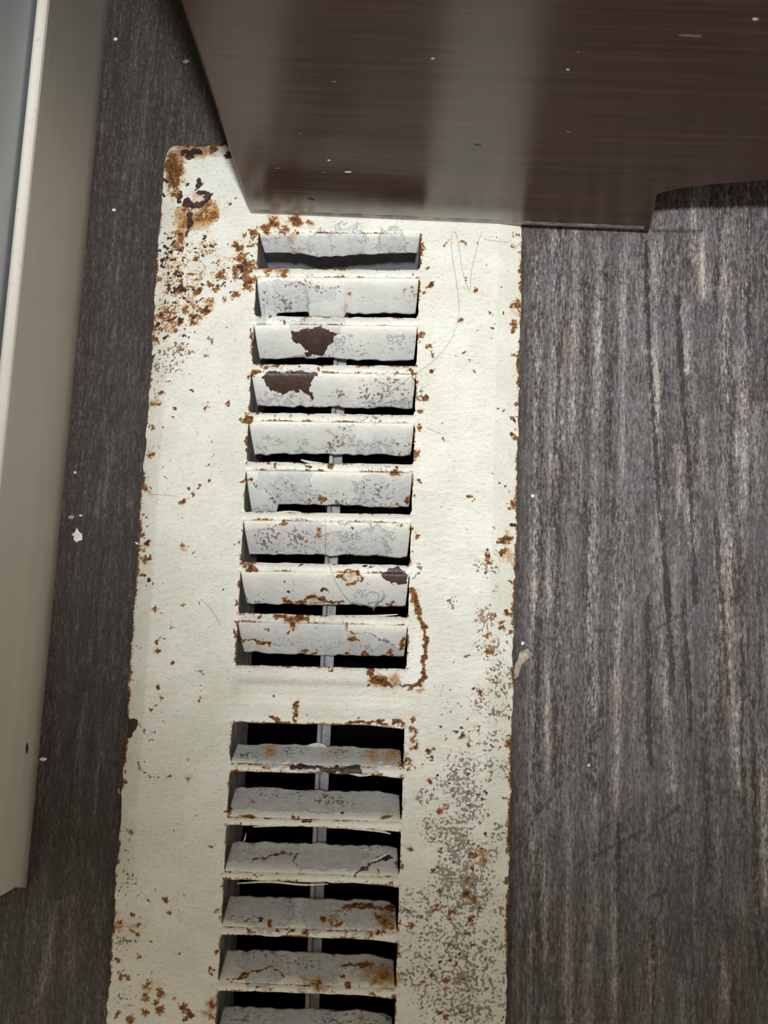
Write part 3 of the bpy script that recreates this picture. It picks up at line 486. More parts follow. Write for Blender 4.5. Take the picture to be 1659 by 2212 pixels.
def build_floor():
    def lines(breaks, step):
        out = []
        for a, b in zip(breaks[:-1], breaks[1:]):
            k = max(1, int(round((b - a) / step))); out += list(np.linspace(a, b, k + 1)[:-1])
        return np.array(out + [breaks[-1]])
    xs = np.concatenate([[-1.2, -.5, -.15], lines([-.05, FX0, FX1, .17], .0005), [.3, .7, 1.4]])
    ys = np.concatenate([[-1.4, -.7, -.3], lines([-.215, FY0, FY1, .15], .001), [.3, .7, 1.3]])
    gx, gy = np.meshgrid(xs, ys, indexing='ij'); nx, ny = gx.shape
    X, Y = gx.ravel(), gy.ravel()
    L, Dk, S = grain_marks()
    lt = near_lines(X, Y, L); sc = near_lines(X, Y, S)
    dk = np.maximum(near_lines(X, Y, [q for q in Dk if q[1] < .0005]), np.maximum(.55 * near_lines(X, Y, [q for q in Dk if q[1] > .001]), .6 * near_lines(X, Y, [q for q in Dk if .0005 < q[1] < .001])) * (.4 + .8 * value_noise(X, Y, .003, .016, 31)))
    wx = X + .0030 * (value_noise(X, Y, .03, .06, 33) - .5)
    bands = np.clip(value_noise(wx, Y, .0019, .07, 34) * 1.6 - .75, 0, 1) * np.clip(value_noise(X, Y, .003, .022, 35) * 1.6 - .3, 0, 1)
    lt = np.maximum(lt * (.35 + .9 * value_noise(X, Y, .004, .012, 3)), .85 * bands)
    dk = np.maximum(dk, .55 * np.clip(value_noise(wx, Y, .0015, .09, 36) * 1.8 - 1.05, 0, 1) * value_noise(X, Y, .004, .025, 37))
    # dirt packed along the register and the baseboard, brown from rust and dust
    dr = np.clip((X - (ER - .001)) / .0065, 0, 1); right = np.where(X > .05, (1 - dr) ** 1.0, 0) * (.65 + .5 * value_noise(X, Y, .01, .02, 5))
    lowr = np.clip((-.085 - Y) / .05, 0, 1) * .25
    left = np.where(X < .03, 1.0 - .3 * np.clip((-.11 - Y) / .03, 0, 1), 0) * (.75 + .35 * value_noise(X, Y, .006, .03, 6))
    lipL = np.where((X < EL + .001), np.exp(-((EL + .0005 - X) / .0012) ** 2), 0); lipB = np.exp(-((X - bbx(Y)) / .0016) ** 2)
    lipR = np.where(X > .05, np.exp(-((X - ER - .0004) / .0009) ** 2), 0)
    gr = np.clip(np.maximum.reduce([right * .8, left, lowr, lipL, lipB * .9, lipR]), 0, 1)
    ripple = value_noise(X + .002 * value_noise(X, Y, .02, .05, 8), Y, .0021, .09, 9) - .5
    Z = .00018 * lt - .00030 * dk + .00018 * ripple
    edge = ((X > -.049) & (X < .169) & (Y > -.214) & (Y < .149)); Z = np.where(edge, Z, 0)
    Z -= .0002
    idx = np.arange(nx * ny).reshape(nx, ny)
    q = np.stack([idx[:-1, :-1], idx[1:, :-1], idx[1:, 1:], idx[:-1, 1:]], -1).reshape(-1, 4)
    mx = X[q].mean(1); my = Y[q].mean(1)
    keep = ~((mx > FX0) & (mx < FX1) & (my > FY0) & (my < FY1))
    at_ = np.stack([lt, dk, gr, sc], 1)
    o = mesh_obj('floor', np.stack([X, Y, Z], 1), q[keep], M_FLOOR, smooth=True, attrs={'grain': at_})
    tag(o, 'dark weathered wood grain floor around the rusty register', kind='structure'); ROOT['floor'] = (0, 0, 0)
    # sheet-metal duct going down through the opening
    pts, t = [], .001
    x0, x1, y0, y1, z0, z1 = FX0, FX1, FY0, FY1, -.26, -.0006
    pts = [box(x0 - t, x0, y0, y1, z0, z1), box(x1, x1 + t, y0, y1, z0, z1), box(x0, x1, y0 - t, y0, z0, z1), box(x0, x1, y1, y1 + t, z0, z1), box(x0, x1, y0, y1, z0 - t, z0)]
    d = mesh_obj('duct', *join(pts), M_DUCT, o); d['label'] = 'black duct shaft below the floor, its darkness painted in'
    return o
FLOOR = build_floor()

# baseboard: tall flat board with a bright worn top edge, a gap behind it and the wall
BH = None
for h in np.linspace(.06, .12, 241):                       # height at which the board's top front edge meets its measured line
    p = at(48, 0, h)
    if p[0] <= bbx(p[1]): BH = h; break
BH = BH or .088
YE = BBP[1][1]                                             # where the board ends
def along(y0, y1, prof, wob=0.):
    """extrude a profile of (offset from face, z) along the baseboard line"""
    V, n = [], len(prof)
    for y in (y0, y1):
        for dx, z in prof: V.append((bbx(y) + dx, y, z))
    F = [(i, (i + 1) % n, n + (i + 1) % n, n + i) for i in range(n)] + [tuple(range(n))[::-1], tuple(range(n, 2 * n))]
    return V, F
bb = mesh_obj('baseboard_left', *along(YE, .9, [(-.0030, 0), (0, 0), (0, BH - .0006), (-.0006, BH), (-.0026, BH), (-.0030, BH - .0005)]), M_BASE)
tag(bb, 'tall grey painted baseboard standing left of the rusty register', kind='structure'); ROOT[bb.name] = (0, 0, 0)
ed = mesh_obj('top_edge', *along(YE, .9, [(-.0028, BH - .0004), (-.0001, BH - .0004), (-.0003, BH + .0003), (-.0009, BH + .0007), (-.0022, BH + .0007), (-.0028, BH + .0003)]), M_EDGE, bb)
ed['label'] = 'bright chipped cream top edge'
wl = mesh_obj('wall_left', *along(YE + .001, .9, [(-.06, 0), (-.0042, 0), (-.0042, 1.3), (-.06, 1.3)]), M_WALL)
tag(wl, 'pale wall behind the grey baseboard', kind='structure')
# stub of the next trim beyond the baseboard's end
c0 = at(32, 1918, 0)
tv = [(c0[0], c0[1] + .004), (c0[0] + .0002, c0[1]), (c0[0] - .0016, c0[1] - .0012), (c0[0] - .0036, c0[1] - .0024), (c0[0] - .012, c0[1] - .003), (c0[0] - .012, c0[1] + .004)]
nV = len(tv); hz = [.0005, .030]
V = [(x, y, z) for z in hz for x, y in tv]
F = [(i, (i + 1) % nV, nV + (i + 1) % nV, nV + i) for i in range(nV)] + [tuple(range(nV))[::-1], tuple(range(nV, 2 * nV))]
tr = mesh_obj('trim_1', V, F, M_TRIM); bevel(tr, .0004)
tag(tr, 'flaking cream trim block beyond the end of the baseboard', kind='structure')

# ------------------------------------------------------------------ floor register
REG = empty('floor_register', (.0472, YRIB, 0), 'rusty cream painted metal floor register with two banks of slots', 'vent')

def grid_lines(breaks, step):
    out = []
    breaks = sorted(set(round(float(b), 6) for b in breaks))
    for a, b in zip(breaks[:-1], breaks[1:]):
        k = max(1, int(round((b - a) / step))); out += list(np.linspace(a, b, k + 1)[:-1])
    return np.array(out + [breaks[-1]])
def build_faceplate():
    ST = .00036
    xs = grid_lines([EL, EL + .0055, XL, XR, ER - .006, ER], ST)
    yb = [YB, YT, -.16]
    for a, b in HOLES: yb += [a, b]
    ys = grid_lines(yb, ST)
    gx, gy = np.meshgrid(xs, ys, indexing='ij'); nx, ny = gx.shape
    X, Y = gx.ravel().copy(), gy.ravel().copy()
    eL, eR, eT, eB = X - EL, ER - X, YT - Y, Y - YB
    Z = np.full(len(X), HP)
    def slope(e, w, drop):
        t = np.clip(1 - e / w, 0, 1); return drop * (t * .75 + .25 * t * t)
    Z -= np.maximum.reduce([slope(eL, .0046, .0021), slope(eR, .0060, .0030), slope(eT, .0045, .0030), slope(eB, .0045, .0030)])
    # raised rib between the banks, softly pressed field beside the slots
    rib = np.exp(-(np.clip(np.abs(Y - (YRIB + .0001)) - .0012, 0, None) / .0011) ** 2) * np.clip((X - XL + .001) / .003, 0, 1) * np.clip((XR + .001 - X) / .003, 0, 1)
    Z += .0007 * rib
    Z += .00010 * (value_noise(X, Y, .012, .02, 11) - .5) + .00006 * (value_noise(X, Y, .003, .004, 12) - .5)
    hx = (X >= XL - 1e-6) & (X <= XR + 1e-6)
    for a, b in HOLES:                                      # lips roll down slightly into each slot
        for yy, lip in ((a, .00028), (b, .00028)):
            m = hx & (np.abs(Y - yy) < .0010) & ~((Y < a - 1e-6) & (Y > b + 1e-6))
            Z[m] -= lip * (1 - np.abs(Y[m] - yy) / .0010) ** 2
        for xe, sg in ((XL, 1), (XR, -1)):                  # slightly rounded slot corners, ragged edges
            m = (np.abs(X - xe) < 1e-6) & (Y <= a + 1e-6) & (Y >= b - 1e-6)
            d = np.minimum(a - Y[m], Y[m] - b)
            X[m] += sg * (.00045 * np.clip(1 - d / .0011, 0, 1) ** 2) + .00022 * (value_noise(Y[m], Y[m] * 0 + xe * 50, .0011, 1, 13) - .5)
    for i, (a, b) in enumerate(HOLES):
        for yy in (a, b):
            m = hx & (np.abs(gy.ravel() - yy) < 1e-6)
            if i >= 9 and yy == a: Y[m] -= .0007 * np.clip(((X[m] - XL) / (XR - XL) - .70) / .30, 0, 1) ** 2
            Y[m] += .00030 * (value_noise(X[m], X[m] * 0 + i * 1.7 + (yy == a) * .5, .0022, 1, 14) - .5)
    # lower bank bars are bowed: slots arch upward at the right
    # rounded plan corners and rusted ragged rim
    mid, half = (EL + ER) / 2, (ER - EL) / 2; R = .0042
    dT = np.clip(R - eT, 0, None); dB = np.clip(R - eB, 0, None); dd = np.maximum(dT, dB)
    half2 = half - (R - np.sqrt(np.clip(R * R - dd * dd, 0, None)))
    near = np.clip(1 - np.minimum(eL, eR) / .012, 0, 1)
    X = X + np.sign(mid - X) * (half - half2) * near
    rag = (value_noise(Y, X * 0 + (X > mid), .0016, 1, 15) - .5) * .00040 + (value_noise(Y, X * 0 + (X > mid), .006, 1, 16) - .5) * .0004
    X += rag * np.clip(1 - np.minimum(eL, eR) / .002, 0, 1)
    Y += (value_noise(X, X * 0, .002, 1, 17) - .5) * .0009 * np.clip(1 - np.minimum(eT, eB) / .003, 0, 1)
    idx = np.arange(nx * ny).reshape(nx, ny)
    q = np.stack([idx[:-1, :-1], idx[1:, :-1], idx[1:, 1:], idx[:-1, 1:]], -1).reshape(-1, 4)
    X0, Y0 = gx.ravel(), gy.ravel(); mx, my = X0[q].mean(1), Y0[q].mean(1)
    keep = np.ones(len(q), bool)
    for a, b in HOLES: keep &= ~((mx > XL) & (mx < XR) & (my < a) & (my > b))
    # broken nick in the top left corner
    keep &= ~((np.abs(mx - (EL + .0042)) < .0006) & (my > YT - .0016))
    q = q[keep]
    V = np.stack([X, Y, Z], 1)
    # corrosion creeping in from the rim and around the slots
    em = np.minimum.reduce([eL, eR, eT, eB])
    var = value_noise(Y0, X0 * 0 + (X0 > mid) * 3, .007, 1, 18); var2 = value_noise(Y0, X0 * 0 + (X0 > mid) * 5, .002, 1, 19)
    ex = np.clip(1 - em / .0013, 0, 1) * (.30 + .62 * var * (.4 + var2))
    d = np.full(len(X0), 1.)
    for a, b in HOLES:
        dx = np.maximum(np.maximum(XL - X0, X0 - XR), 0); dy = np.maximum(np.maximum(b - Y0, Y0 - a), 0)
        d = np.minimum(d, np.hypot(dx, dy))
    ex = np.maximum(ex, np.clip(1 - d / .0010, 0, 1) * (.08 + .64 * value_noise(X0, Y0, .0030, .0028, 20)))
    at_ = wear_attrs(V, ex)
    # skirt: the cut edges of the sheet
    e = np.concatenate([q[:, [0, 1]], q[:, [1, 2]], q[:, [2, 3]], q[:, [3, 0]]])
    key = np.sort(e, 1); k1 = key[:, 0].astype(np.int64) * (nx * ny) + key[:, 1]
    u, inv, cnt = np.unique(k1, return_inverse=True, return_counts=True)
    be = e[cnt[inv] == 1]
    bv, inv2 = np.unique(be.ravel(), return_inverse=True); inv2 = inv2.reshape(-1, 2)
    W2 = V[bv].copy(); W2[:, 2] -= .0012; n0 = len(V)
    sk = np.stack([be[:, 1], be[:, 0], n0 + inv2[:, 0], n0 + inv2[:, 1]], 1)
    V = np.vstack([V, W2]); q = np.vstack([q, sk])
    at_ = {k: np.vstack([a, a[bv]]) for k, a in at_.items()}
    used = np.unique(q); remap = np.zeros(len(V), int); remap[used] = np.arange(len(used))
    return mesh_obj('faceplate', V[used], remap[q], M_STEEL, REG, smooth=False, attrs={k: a[used] for k, a in at_.items()})
FP = build_faceplate()
FP['label'] = 'cream faceplate with rusted rim'
for p in FP.data.polygons: pass
FP.data.polygons.foreach_set('use_smooth', np.ones(len(FP.data.polygons), bool))
try: FP.data.set_sharp_from_angle(angle=math.radians(50))
except Exception: pass

def build_louver(k, lower):
    a, b = (LOW if lower else UP)[k]
    nxs, nt = 126, 26
    s = np.linspace(0, 1, nxs); t = np.linspace(0, 1, nt)
    S, T = np.meshgrid(s, t, indexing='ij')
    hole = a - b
    if not lower:
        run, drop = (.0042, .0048) if k == 0 else (hole - .0040 - .00008 * k + {1: .0010, 2: .0007, 3: .0007, 4: .0006, 5: .0011, 6: .0011, 7: .0009, 8: .0006}.get(k, 0) - .0003, .0064)
    else:
        run, drop = (.0054, .0046) if k == 0 else (hole - .0034, .0050)
    seed = 40 + k + 20 * lower
    ins = (.0002 + .0010 * T ** 1.4) if not lower else (.0002 + .0009 * T)
    X = (XL + ins) + (XR - XL - 2 * ins) * S
    # ragged free edge, warped by age
    edge = .0005 * (value_noise(X, X * 0, .006, 1, seed) - .5) + .00045 * (value_noise(X, X * 0, .0016, 1, seed + 100) - .5)
    if not lower and k == 0: edge += .0010 * np.exp(-((S - .48) / .25) ** 2) - .0006
    if not lower:
        u0 = {1: [(.30, .55, .0014), (-.1, .1, .0020)], 5: [(-.1, .17, .0022)]}.get(k, [])
        for p0, p1, ext in u0: edge += ext * np.clip((S - p0) / .012, 0, 1) * np.clip((p1 - S) / .012, 0, 1)
    if lower: edge -= .0009 * np.clip((S - .86) / .14, 0, 1) ** 2
    rr = run + edge
    d = drop * (T - .16 * (1 - np.exp(-T / .16))) / (1 - .16 * (1 - math.exp(-1 / .16)))
    d = d + .00018 * np.sin(S * 3.1 + seed) * T
    Y = a - rr * T if not lower else b + rr * T
    Z = HP - .00028 - d + .00012 * (value_noise(X, Y, .004, .003, seed + 7) - .5) * T
    V = np.stack([X.ravel(), Y.ravel(), Z.ravel()], 1)
    idx = np.arange(nxs * nt).reshape(nxs, nt)
    q = np.stack([idx[:-1, :-1], idx[1:, :-1], idx[1:, 1:], idx[:-1, 1:]], -1).reshape(-1, 4)
    if not lower: q = q[:, ::-1]
    em = np.minimum(np.minimum(X - XL, XR - X).ravel() + .0002, (1 - T).ravel() * run)
    ex = np.clip(1 - em / .0009, 0, 1) * (.02 + .5 * value_noise(X.ravel(), Y.ravel(), .0035, .003, seed + 3))
    at_ = wear_attrs(V, ex, True)
    if True:                                              # general scuffing and grey tone of every blade
        g = value_noise(V[:, 0], V[:, 1], .006, .003, seed + 9)
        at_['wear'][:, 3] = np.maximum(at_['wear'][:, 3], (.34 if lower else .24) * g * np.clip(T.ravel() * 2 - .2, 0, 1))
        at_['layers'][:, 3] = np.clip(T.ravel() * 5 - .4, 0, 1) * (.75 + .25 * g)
        at_['layers'][:, 0] = np.maximum(at_['layers'][:, 0], np.clip(.62 * value_noise(V[:, 0], V[:, 1], .008, .006, seed + 11) * np.clip(T.ravel() * 3, 0, 1) + (.12 if lower else 0.0), 0, 1))
    o = mesh_obj('louver', V, q, M_STEEL, REG, smooth=True, attrs=at_)
    m = o.modifiers.new('sheet', 'SOLIDIFY'); m.thickness = .0006; m.offset = -1
    return o
for k in range(9): build_louver(k, False)
for k in range(9): build_louver(k, True)

ct = .0009; cx0, cx1, cy0, cy1 = XL - .0004, XR + .0004, LOW[-1][1] - .0006, UP[0][0] + .0006
col = mesh_obj('collar', *join([box(cx0 - ct, cx0, cy0, cy1, -.0285, HP - .0011), box(cx1, cx1 + ct, cy0, cy1, -.0285, HP - .0011), box(cx0 - ct, cx1 + ct, cy0 - ct, cy0, -.0285, HP - .0011)]), M_COLLAR, REG)
cole = mesh_obj('collar_end', *box(cx0 - ct, cx1 + ct, cy1, cy1 + ct, -.0285, HP - .0011), plain('lit_grey_end_wall', (.66, .67, .69), .6, 0, .15, 180), REG)  # lighter copy of the collar grey: light on the end wall painted in
cole['label'] = 'grey end wall inside the first slot, coloured as if lit'
col['label'] = 'dirty grey side walls below the slots'
rc = at(684, 1600, -.008)[0]
rod = mesh_obj('damper_rod', *join([box(rc, rc + .0010, cy0, .0335, -.0120, -.0080), box(rc + .0010, rc + .0032, cy0, .0335, -.0112, -.0104)]), M_ROD, REG)
bevel(rod, .0002); rod['label'] = 'galvanised bar running lengthwise under the louvers'
# curls of loose paint on the slot edges
def ribbon(pts, w, th=.00012, lift=0.0):
    P = np.array(pts); n = len(P); V = []
    for i in range(n):
        d = P[min(i + 1, n - 1)] - P[max(i - 1, 0)]; d /= np.linalg.norm(d) + 1e-12
        s = np.array([-d[1], d[0], 0]); ww = w * (.25 + .75 * math.sin(math.pi * (i + .5) / n))
        up = np.array([0, 0, lift * math.sin(math.pi * i / (n - 1))])
        for sg, dz in ((-1, 0), (1, .3 * w), (1, .3 * w - th), (-1, -th)):
            V.append(P[i] + sg * s * ww / 2 + up + np.array([0, 0, dz]))
    F = []
    for i in range(n - 1):
        for j in range(4): F.append((4 * i + j, 4 * i + (j + 1) % 4, 4 * i + 4 + (j + 1) % 4, 4 * i + 4 + j))
    F += [(3, 2, 1, 0), (4 * n - 4, 4 * n - 3, 4 * n - 2, 4 * n - 1)]
    return V, F
def smooth_pts(pts, m=6):
    P = [np.array(p, float) for p in pts]; out = []
    for i in range(len(P) - 1):
        p0, p1, p2, p3 = P[max(i - 1, 0)], P[i], P[i + 1], P[min(i + 2, len(P) - 1)]
        for t in np.linspace(0, 1, m, endpoint=False):
            out.append(.5 * ((2 * p1) + (p2 - p0) * t + (2 * p0 - 5 * p1 + 4 * p2 - p3) * t * t + (3 * p1 - p0 - 3 * p2 + p3) * t ** 3))
    return out + [P[-1]]
for crop, pts, w, z in [(C5, [(540, 480), (600, 497), (730, 512)], .0008, HP - .0004), (C7, [(340, 467), (420, 461), (560, 459)], .0006, HP - .0006),
                        (C7, [(990, 478), (1200, 495), (1290, 515)], .0007, HP - .0006), (C7, [(230, 856), (460, 846), (690, 866), (860, 860)], .0007, HP - .0006),
                        (C7, [(880, 80), (1000, 94), (1085, 112), (1180, 102)], .0009, HP - .0006), (C6, [(650, 1380), (720, 1372), (780, 1382)], .0016, HP - .0046),
                        (C7, [(1090, 640), (1105, 625), (1150, 632)], .0006, HP - .0045), (C7, [(250, 590), (280, 560), (292, 510)], .0005, -.002),
                        (C7, [(1050, 775), (1150, 715), (1290, 640)], .0009, HP - .0022), (C5, [(360, 888), (450, 884), (540, 889)], .0006, HP - .0004), (C6, [(880, 478), (1100, 480), (1275, 470)], .0006, HP - .0003)]:
    pp = smooth_pts([at(crop[0] + a * crop[2], crop[1] + b * crop[2], z) for a, b in pts])
    mesh_obj('paint_curl', *ribbon(pp, w * .7), M_CURL, REG)

# ------------------------------------------------------------------ cabinet standing over the register's end
A = at(540, 462, HP); Bp = at(1405, 499, HP)
ux = (Bp - A); LEG = float(np.linalg.norm(ux)); ux /= LEG
nrm = np.array([ux[1], -ux[0], 0.])                       # towards the photographer
CABZ = HP + .0001
CAB = empty('cabinet', tuple(A), 'dark brown glossy veneered cabinet whose foot stands on the register', 'cabinet')
def pl(u, v):
    p = on_plane(u, v, A, nrm); return float(np.dot(p - A, ux)), float(p[2])
arch = [pl(1418, 420), pl(1450, 411), pl(1500, 402), pl(1560, 397), pl(1659, 389)]
zN = arch[0][1]
def panel_outline():
    half = .185; xs_ = []
    o = [(0, CABZ), (LEG, CABZ), (LEG + .0002, zN - .0004)]
    a = [(LEG + .0004 + (s - arch[0][0]), z) for s, z in arch]
    s_end, z_end = a[-1]
    top = [(s, z) for s, z in a]
    top.append((half, z_end + .0018))
    mirror = [(2 * half - s, z) for s, z in reversed(top[:-1])]
    o += top + mirror + [(2 * half - LEG, zN - .0004), (2 * half - LEG, .0002), (2 * half, .0002), (2 * half, .95), (0, .95)]
    return o
def slab(outline, y0, y1):
    n = len(outline); V = []
    for yy in (y0, y1):
        for s, z in outline:
            p = A + ux * s - nrm * yy; V.append((p[0], p[1], z))
    F = [(i, (i + 1) % n, n + (i + 1) % n, n + i)[::-1] for i in range(n)] + [tuple(range(n)), tuple(range(n, 2 * n))[::-1]]
    return V, F
def edge_attr(o):
    n = len(o.data.vertices); a = o.data.attributes.new('edge', 'FLOAT_COLOR', 'POINT'); a.data.foreach_set('color', np.zeros(n * 4, np.float32))
sp_ = mesh_obj('side_panel', *slab(panel_outline(), 0, .016), M_VEN_REFL, CAB); bevel(sp_, .0010, 3); edge_attr(sp_)
bx_ = slab([(0, .0002), (.37, .0002), (.37, .95), (0, .95)], .40, .416)
p2 = mesh_obj('side_panel', *bx_, M_VEN, CAB); bevel(p2, .0008); edge_attr(p2)
for nm, ol, y0, y1 in [('back_panel', [(.006, .05), (.012, .05), (.012, .945), (.006, .945)], .0162, .3998), ('bottom_shelf', [(.013, .05), (.36, .05), (.36, .066), (.013, .066)], .0162, .3998), ('top_panel', [(-.004, .9502), (.376, .9502), (.376, .968), (-.004, .968)], -.004, .42)]:
    o = mesh_obj(nm, *slab(ol, y0, y1), M_VEN, CAB); bevel(o, .0006); edge_attr(o)
# worn grey lip along the foot's lower edge
def lip():
    V, F, n = [], [], 60
    for i in range(n + 1):
        s = .0012 + (LEG - .003) * i / n
        h = .0016 + .0006 * random.random()
        for dy, z in ((-.00005, CABZ + .0006), (.00012, CABZ + .0012), (.00012, CABZ + h + .0006), (-.00005, CABZ + h + .0012)):
            p = A + ux * s + nrm * dy; V.append((p[0], p[1], z))
    for i in range(n):
        for j in range(3): F.append((4 * i + j, 4 * i + 4 + j, 4 * i + 5 + j, 4 * i + 1 + j))
    return V, F
lp = mesh_obj('edge_banding', *lip(), plain('worn_grey_banding', (.17, .155, .135), .35, 0, .5, 260), CAB); lp['label'] = 'worn grey lower edge strip'

def blob_poly(r, n=9, asp=1.0, rot=0.):
    out = []
    for i in range(n):
        a = 2 * math.pi * i / n; rr = r * (.7 + .5 * random.random())
        x, y = rr * math.cos(a), rr * asp * math.sin(a)
        out.append((x * math.cos(rot) - y * math.sin(rot), x * math.sin(rot) + y * math.cos(rot)))
    return out
def prism(P0, e1, e2, e3, outline, th):
    n = len(outline); V = []
    for hgt, k in ((0, 1.), (th * .7, 1.), (th, .75)):
        for x, y in outline: V.append(tuple(P0 + e1 * x * k + e2 * y * k + e3 * hgt))
    F = []
    for l in range(2):
        for i in range(n): F.append((l * n + i, l * n + (i + 1) % n, (l + 1) * n + (i + 1) % n, (l + 1) * n + i))
    F += [tuple(range(n))[::-1], tuple(range(2 * n, 3 * n))]
    return V, F
EZ = np.array([0, 0, 1.])
for u, v, r, asp, rot, mt in [(710, 346, .0005, .9, 0, M_CHIPW), (752, 371, .0013, .35, .15, M_CHIPW), (1631, 41, .0007, .6, .2, M_CHIPW), (722, 176, .0009, .25, .1, M_SPK), (935, 126, .0005, .5, 0, M_CHIPW), (1227, 150, .0006, .5, -.2, M_CHIPW),
                              (600, 363, .0012, .15, .3, M_SPK), (648, 288, .0006, .4, -.3, M_SPK), (1249, 112, .0004, .8, 0, M_SPK), (1228, 284, .0009, .2, -.2, M_SPK), (1490, 77, .0034, .14, -.03, M_SPK), (700, 372, .0008, .2, .1, M_SPK), (1032, 313, .0012, .4, -.3, M_CHIPK), (672, 430, .0012, .5, -.3, M_CHIPK)]:
    mesh_obj('paint_speck', *prism(on_plane(u, v, A, nrm) + nrm * .00002, ux, EZ, nrm, blob_poly(r * .75, 9, asp, rot), .00008), mt, CAB)

# ------------------------------------------------------------------ loose things lying about
def chip(name, px, z, mat, label, cat, th=.0004, group=None):
    P = [at(u, v, z) for u, v in px]; c = np.mean(P, 0)
    V, F = prism(c, np.array([1., 0, 0]), np.array([0, 1., 0]), EZ, [(p[0] - c[0], p[1] - c[1]) for p in P], th)
    sg = sum((P[i][0] - c[0]) * (P[(i + 1) % len(P)][1] - c[1]) - (P[(i + 1) % len(P)][0] - c[0]) * (P[i][1] - c[1]) for i in range(len(P)))
    if sg < 0: F = [f[::-1] for f in F]
    o = mesh_obj(name, V, F, mat, off=tuple(c)); tag(o, label, cat, group); return o
def dot(name, u, v, r, z, mat, label, cat, asp=1., rot=0., th=.0004):
    c = at(u, v, z); V, F = prism(c, np.array([1., 0, 0]), np.array([0, 1., 0]), EZ, blob_poly(r, 9, asp, rot), th)
    return tag(mesh_obj(name, V, F, mat, off=tuple(c)), label, cat)
chip('paint_chip', [(166, 1140), (172, 1150), (178, 1154), (178, 1167), (171, 1168), (165, 1172), (159, 1166), (160, 1160), (155, 1155), (162, 1150)], 0.0001, M_CHIPW, 'large jagged white paint chip on the floor between baseboard and register', 'paint chip')
chip('paint_flake', [(1122, 1410), (1139, 1402), (1152, 1416), (1138, 1428), (1128, 1436), (1124, 1448), (1120, 1462), (1111, 1468), (1110, 1452), (1112, 1436), (1118, 1424)], 0.0003, M_CHIPB, 'curled beige paint flake lying against the right edge of the register', 'paint flake', .0012)
dot('paint_chip', 1151, 1072, .0005, .0001, M_CHIPW, 'round white speck on the dark floor right of the register, far above the beige flake', 'paint chip')
dot('paint_chip', 1129, 1390, .0005, .0001, M_CHIPW, 'round white speck on the floor just above the beige flake', 'paint chip')
dot('paint_chip', 93, 1640, .0009, .0001, M_CHIPW, 'small white oblong chip against the lower end of the baseboard', 'paint chip', .6)
dot('paint_chip', 154, 1117, .0008, .0001, M_CHIPP, 'small pinkish chip above the jagged white chip by the baseboard', 'paint chip', .7, .3)
dot('paint_chip', 175, 1114, .0005, .0001, M_CHIPW, 'tiny pale chip right beside the pinkish chip', 'paint chip', .6)
dot('paint_chip', 163, 1021, .0004, .0001, M_CHIPW, 'round white speck on the floor beside the middle of the baseboard', 'paint chip')
dot('paint_chip', 246, 454, .0006, .0001, M_CHIPW, 'tiny bright chip on the floor left of the register top corner', 'paint chip', .6)
dot('paint_chip', 250, 85, .0005, .0001, M_CHIPW, 'tiny bright chip on the floor at the top beside the baseboard', 'paint chip')
dot('paint_chip', 402, 133, .0010, .0001, M_CHIPB, 'dull beige chip in the shade left of the cabinet', 'paint chip', .6)
dot('paint_chip', 1272, 1653, .0004, .0001, M_CHIPW, 'tiny white speck alone on the lower right floor', 'paint chip')
chip('paint_chip', [(290, 1171), (299, 1172), (300, 1176), (296, 1177)], .0003, M_CHIPW, 'small white sliver touching the left edge of the register', 'paint chip')
chip('green_crumb', [(255, 1702), (260, 1705), (261, 1714), (257, 1716), (254, 1710)], .0003, M_CHIPG, 'tiny green crumb at the lower left edge of the register', 'crumb')
dot('black_grit', 1310, 595, .0006, .0001, M_CHIPK, 'black grain on the floor below the cabinet foot', 'grit')
# black fleck stuck on the baseboard, part of it
nb = np.array([1., .0, 0]); P0 = np.array([bbx(at(58, 1617, 0)[1]), 0, 0])
pp = on_plane(58, 1617, np.array([bbx(-.09), -.09, 0]), np.array([1., -(BBP[0][0] - BBP[1][0]) / (BBP[0][1] - BBP[1][1]), 0]))
mesh_obj('black_fleck', *prism(pp + np.array([.00003, 0, 0]), np.array([0, 1., 0]), EZ, np.array([1., 0, 0]), blob_poly(.0012, 9, .9, .3), .0001), M_CHIPK, bb)

def strand(name, paths, rad, mat, label, cat, z=HP + .0002):
    c = bpy.data.curves.new(name, 'CURVE'); c.dimensions = '3D'; c.bevel_depth = rad; c.bevel_resolution = 1
    base = None
    for crop, pts, zz in paths:
        P = smooth_pts([at(crop[0] + p[0] * crop[2], crop[1] + p[1] * crop[2], (p[2] if len(p) > 2 else zz)) for p in pts])
        if base is None: base = P[0]
        sp = c.splines.new('POLY'); sp.points.add(len(P) - 1)
        for q_, p in zip(sp.points, P): q_.co = (*(p - base), 1)
    c.materials.append(mat)
    o = bpy.data.objects.new(name, c); COL.objects.link(o); o.location = base
    dg = bpy.context.evaluated_depsgraph_get()
    me = bpy.data.meshes.new_from_object(o.evaluated_get(dg)); me.name = name
    bpy.data.objects.remove(o); bpy.data.curves.remove(c)
    o = bpy.data.objects.new(name, me); COL.objects.link(o); o.location = base
    return tag(o, label, cat)
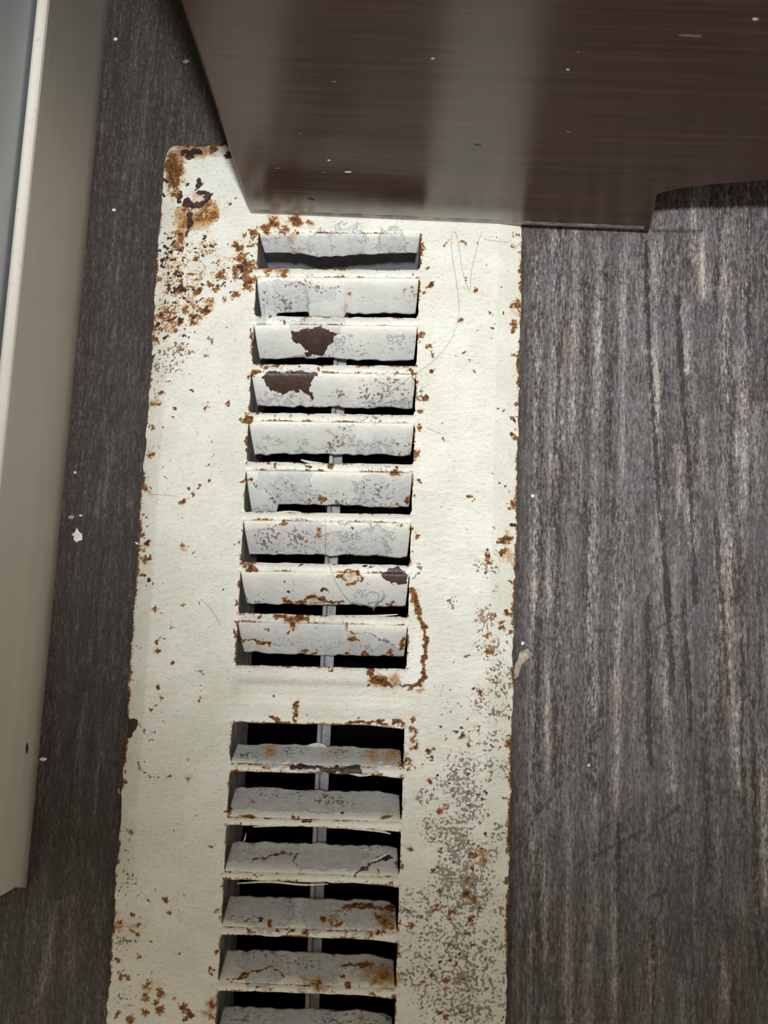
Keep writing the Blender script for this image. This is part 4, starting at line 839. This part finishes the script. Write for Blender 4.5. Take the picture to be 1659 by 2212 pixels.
strand('hair', [(PX, [(818, 866, HP - .0012), (850, 842, HP - .001), (890, 812, HP), (905, 803), (945, 772), (976, 730), (989, 690), (992, 660), (986, 610), (978, 560), (975, 520), (979, 501), (986, 507), (991, 530), (998, 580), (1008, 615), (1015, 626), (1018, 590), (1026, 550), (1034, 520), (1041, 502)], HP + .00025)], .000032, M_HAIR, 'long thin hair looping over the upper right flange of the register', 'hair')
strand('hair', [(PX, [(1045, 516), (1060, 519), (1085, 522), (1105, 520)], HP + .00025)], .000028, M_HAIR, 'short thin hair just below the cabinet foot on the right flange', 'hair')
strand('hair', [(PX, [(704, 1092, HP - .002), (703, 1125, HP), (703, 1180, HP - .001), (705, 1200, HP - .002), (712, 1222, HP), (726, 1258, HP - .0006), (745, 1288, HP - .0025), (762, 1304, HP - .004), (770, 1306, HP - .004)], HP)], .00004, M_HAIR, 'dark hair hanging across two slots in the middle of the upper bank', 'hair')
strand('hair', [(D2, [(1010, 1560), (1070, 1620), (1150, 1710), (1215, 1810), (1260, 1915)], HP + .0002)], .000032, M_HAIR, 'short dark hair on the left flange beside the lowest upper slots', 'hair')
strand('hair', [(E1, [(80, 1915), (150, 1950), (235, 1985)], HP + .0002)], .00003, M_HAIR, 'short faint hair on the right flange beside the middle upper slots', 'hair')
strand('hair', [(D2, [(300, 178), (450, 174), (570, 184), (700, 206)], HP + .0002)], .00003, M_HAIR, 'faint hair lying across the left flange near its rusty rim', 'hair')
strand('lint_tuft', [(C6, [(1025, 360), (1030, 320), (1070, 290), (1130, 285), (1170, 310), (1180, 350), (1160, 385)], HP - .0030), (C6, [(1050, 350), (1090, 315), (1140, 330), (1130, 380), (1070, 390)], HP - .0030), (C6, [(1185, 330), (1165, 370), (1130, 400), (1105, 445)], HP - .0034), (C6, [(1205, 335), (1170, 365), (1125, 395), (1100, 440)], HP - .0034), (C6, [(1170, 345), (1150, 385), (1120, 420), (1108, 440)], HP - .0034), (C6, [(960, 380), (1040, 405), (1110, 425), (1125, 400)], HP - .0036)], .00006, M_LINT, 'curled grey lint tuft caught on a louver in the upper bank', 'lint')
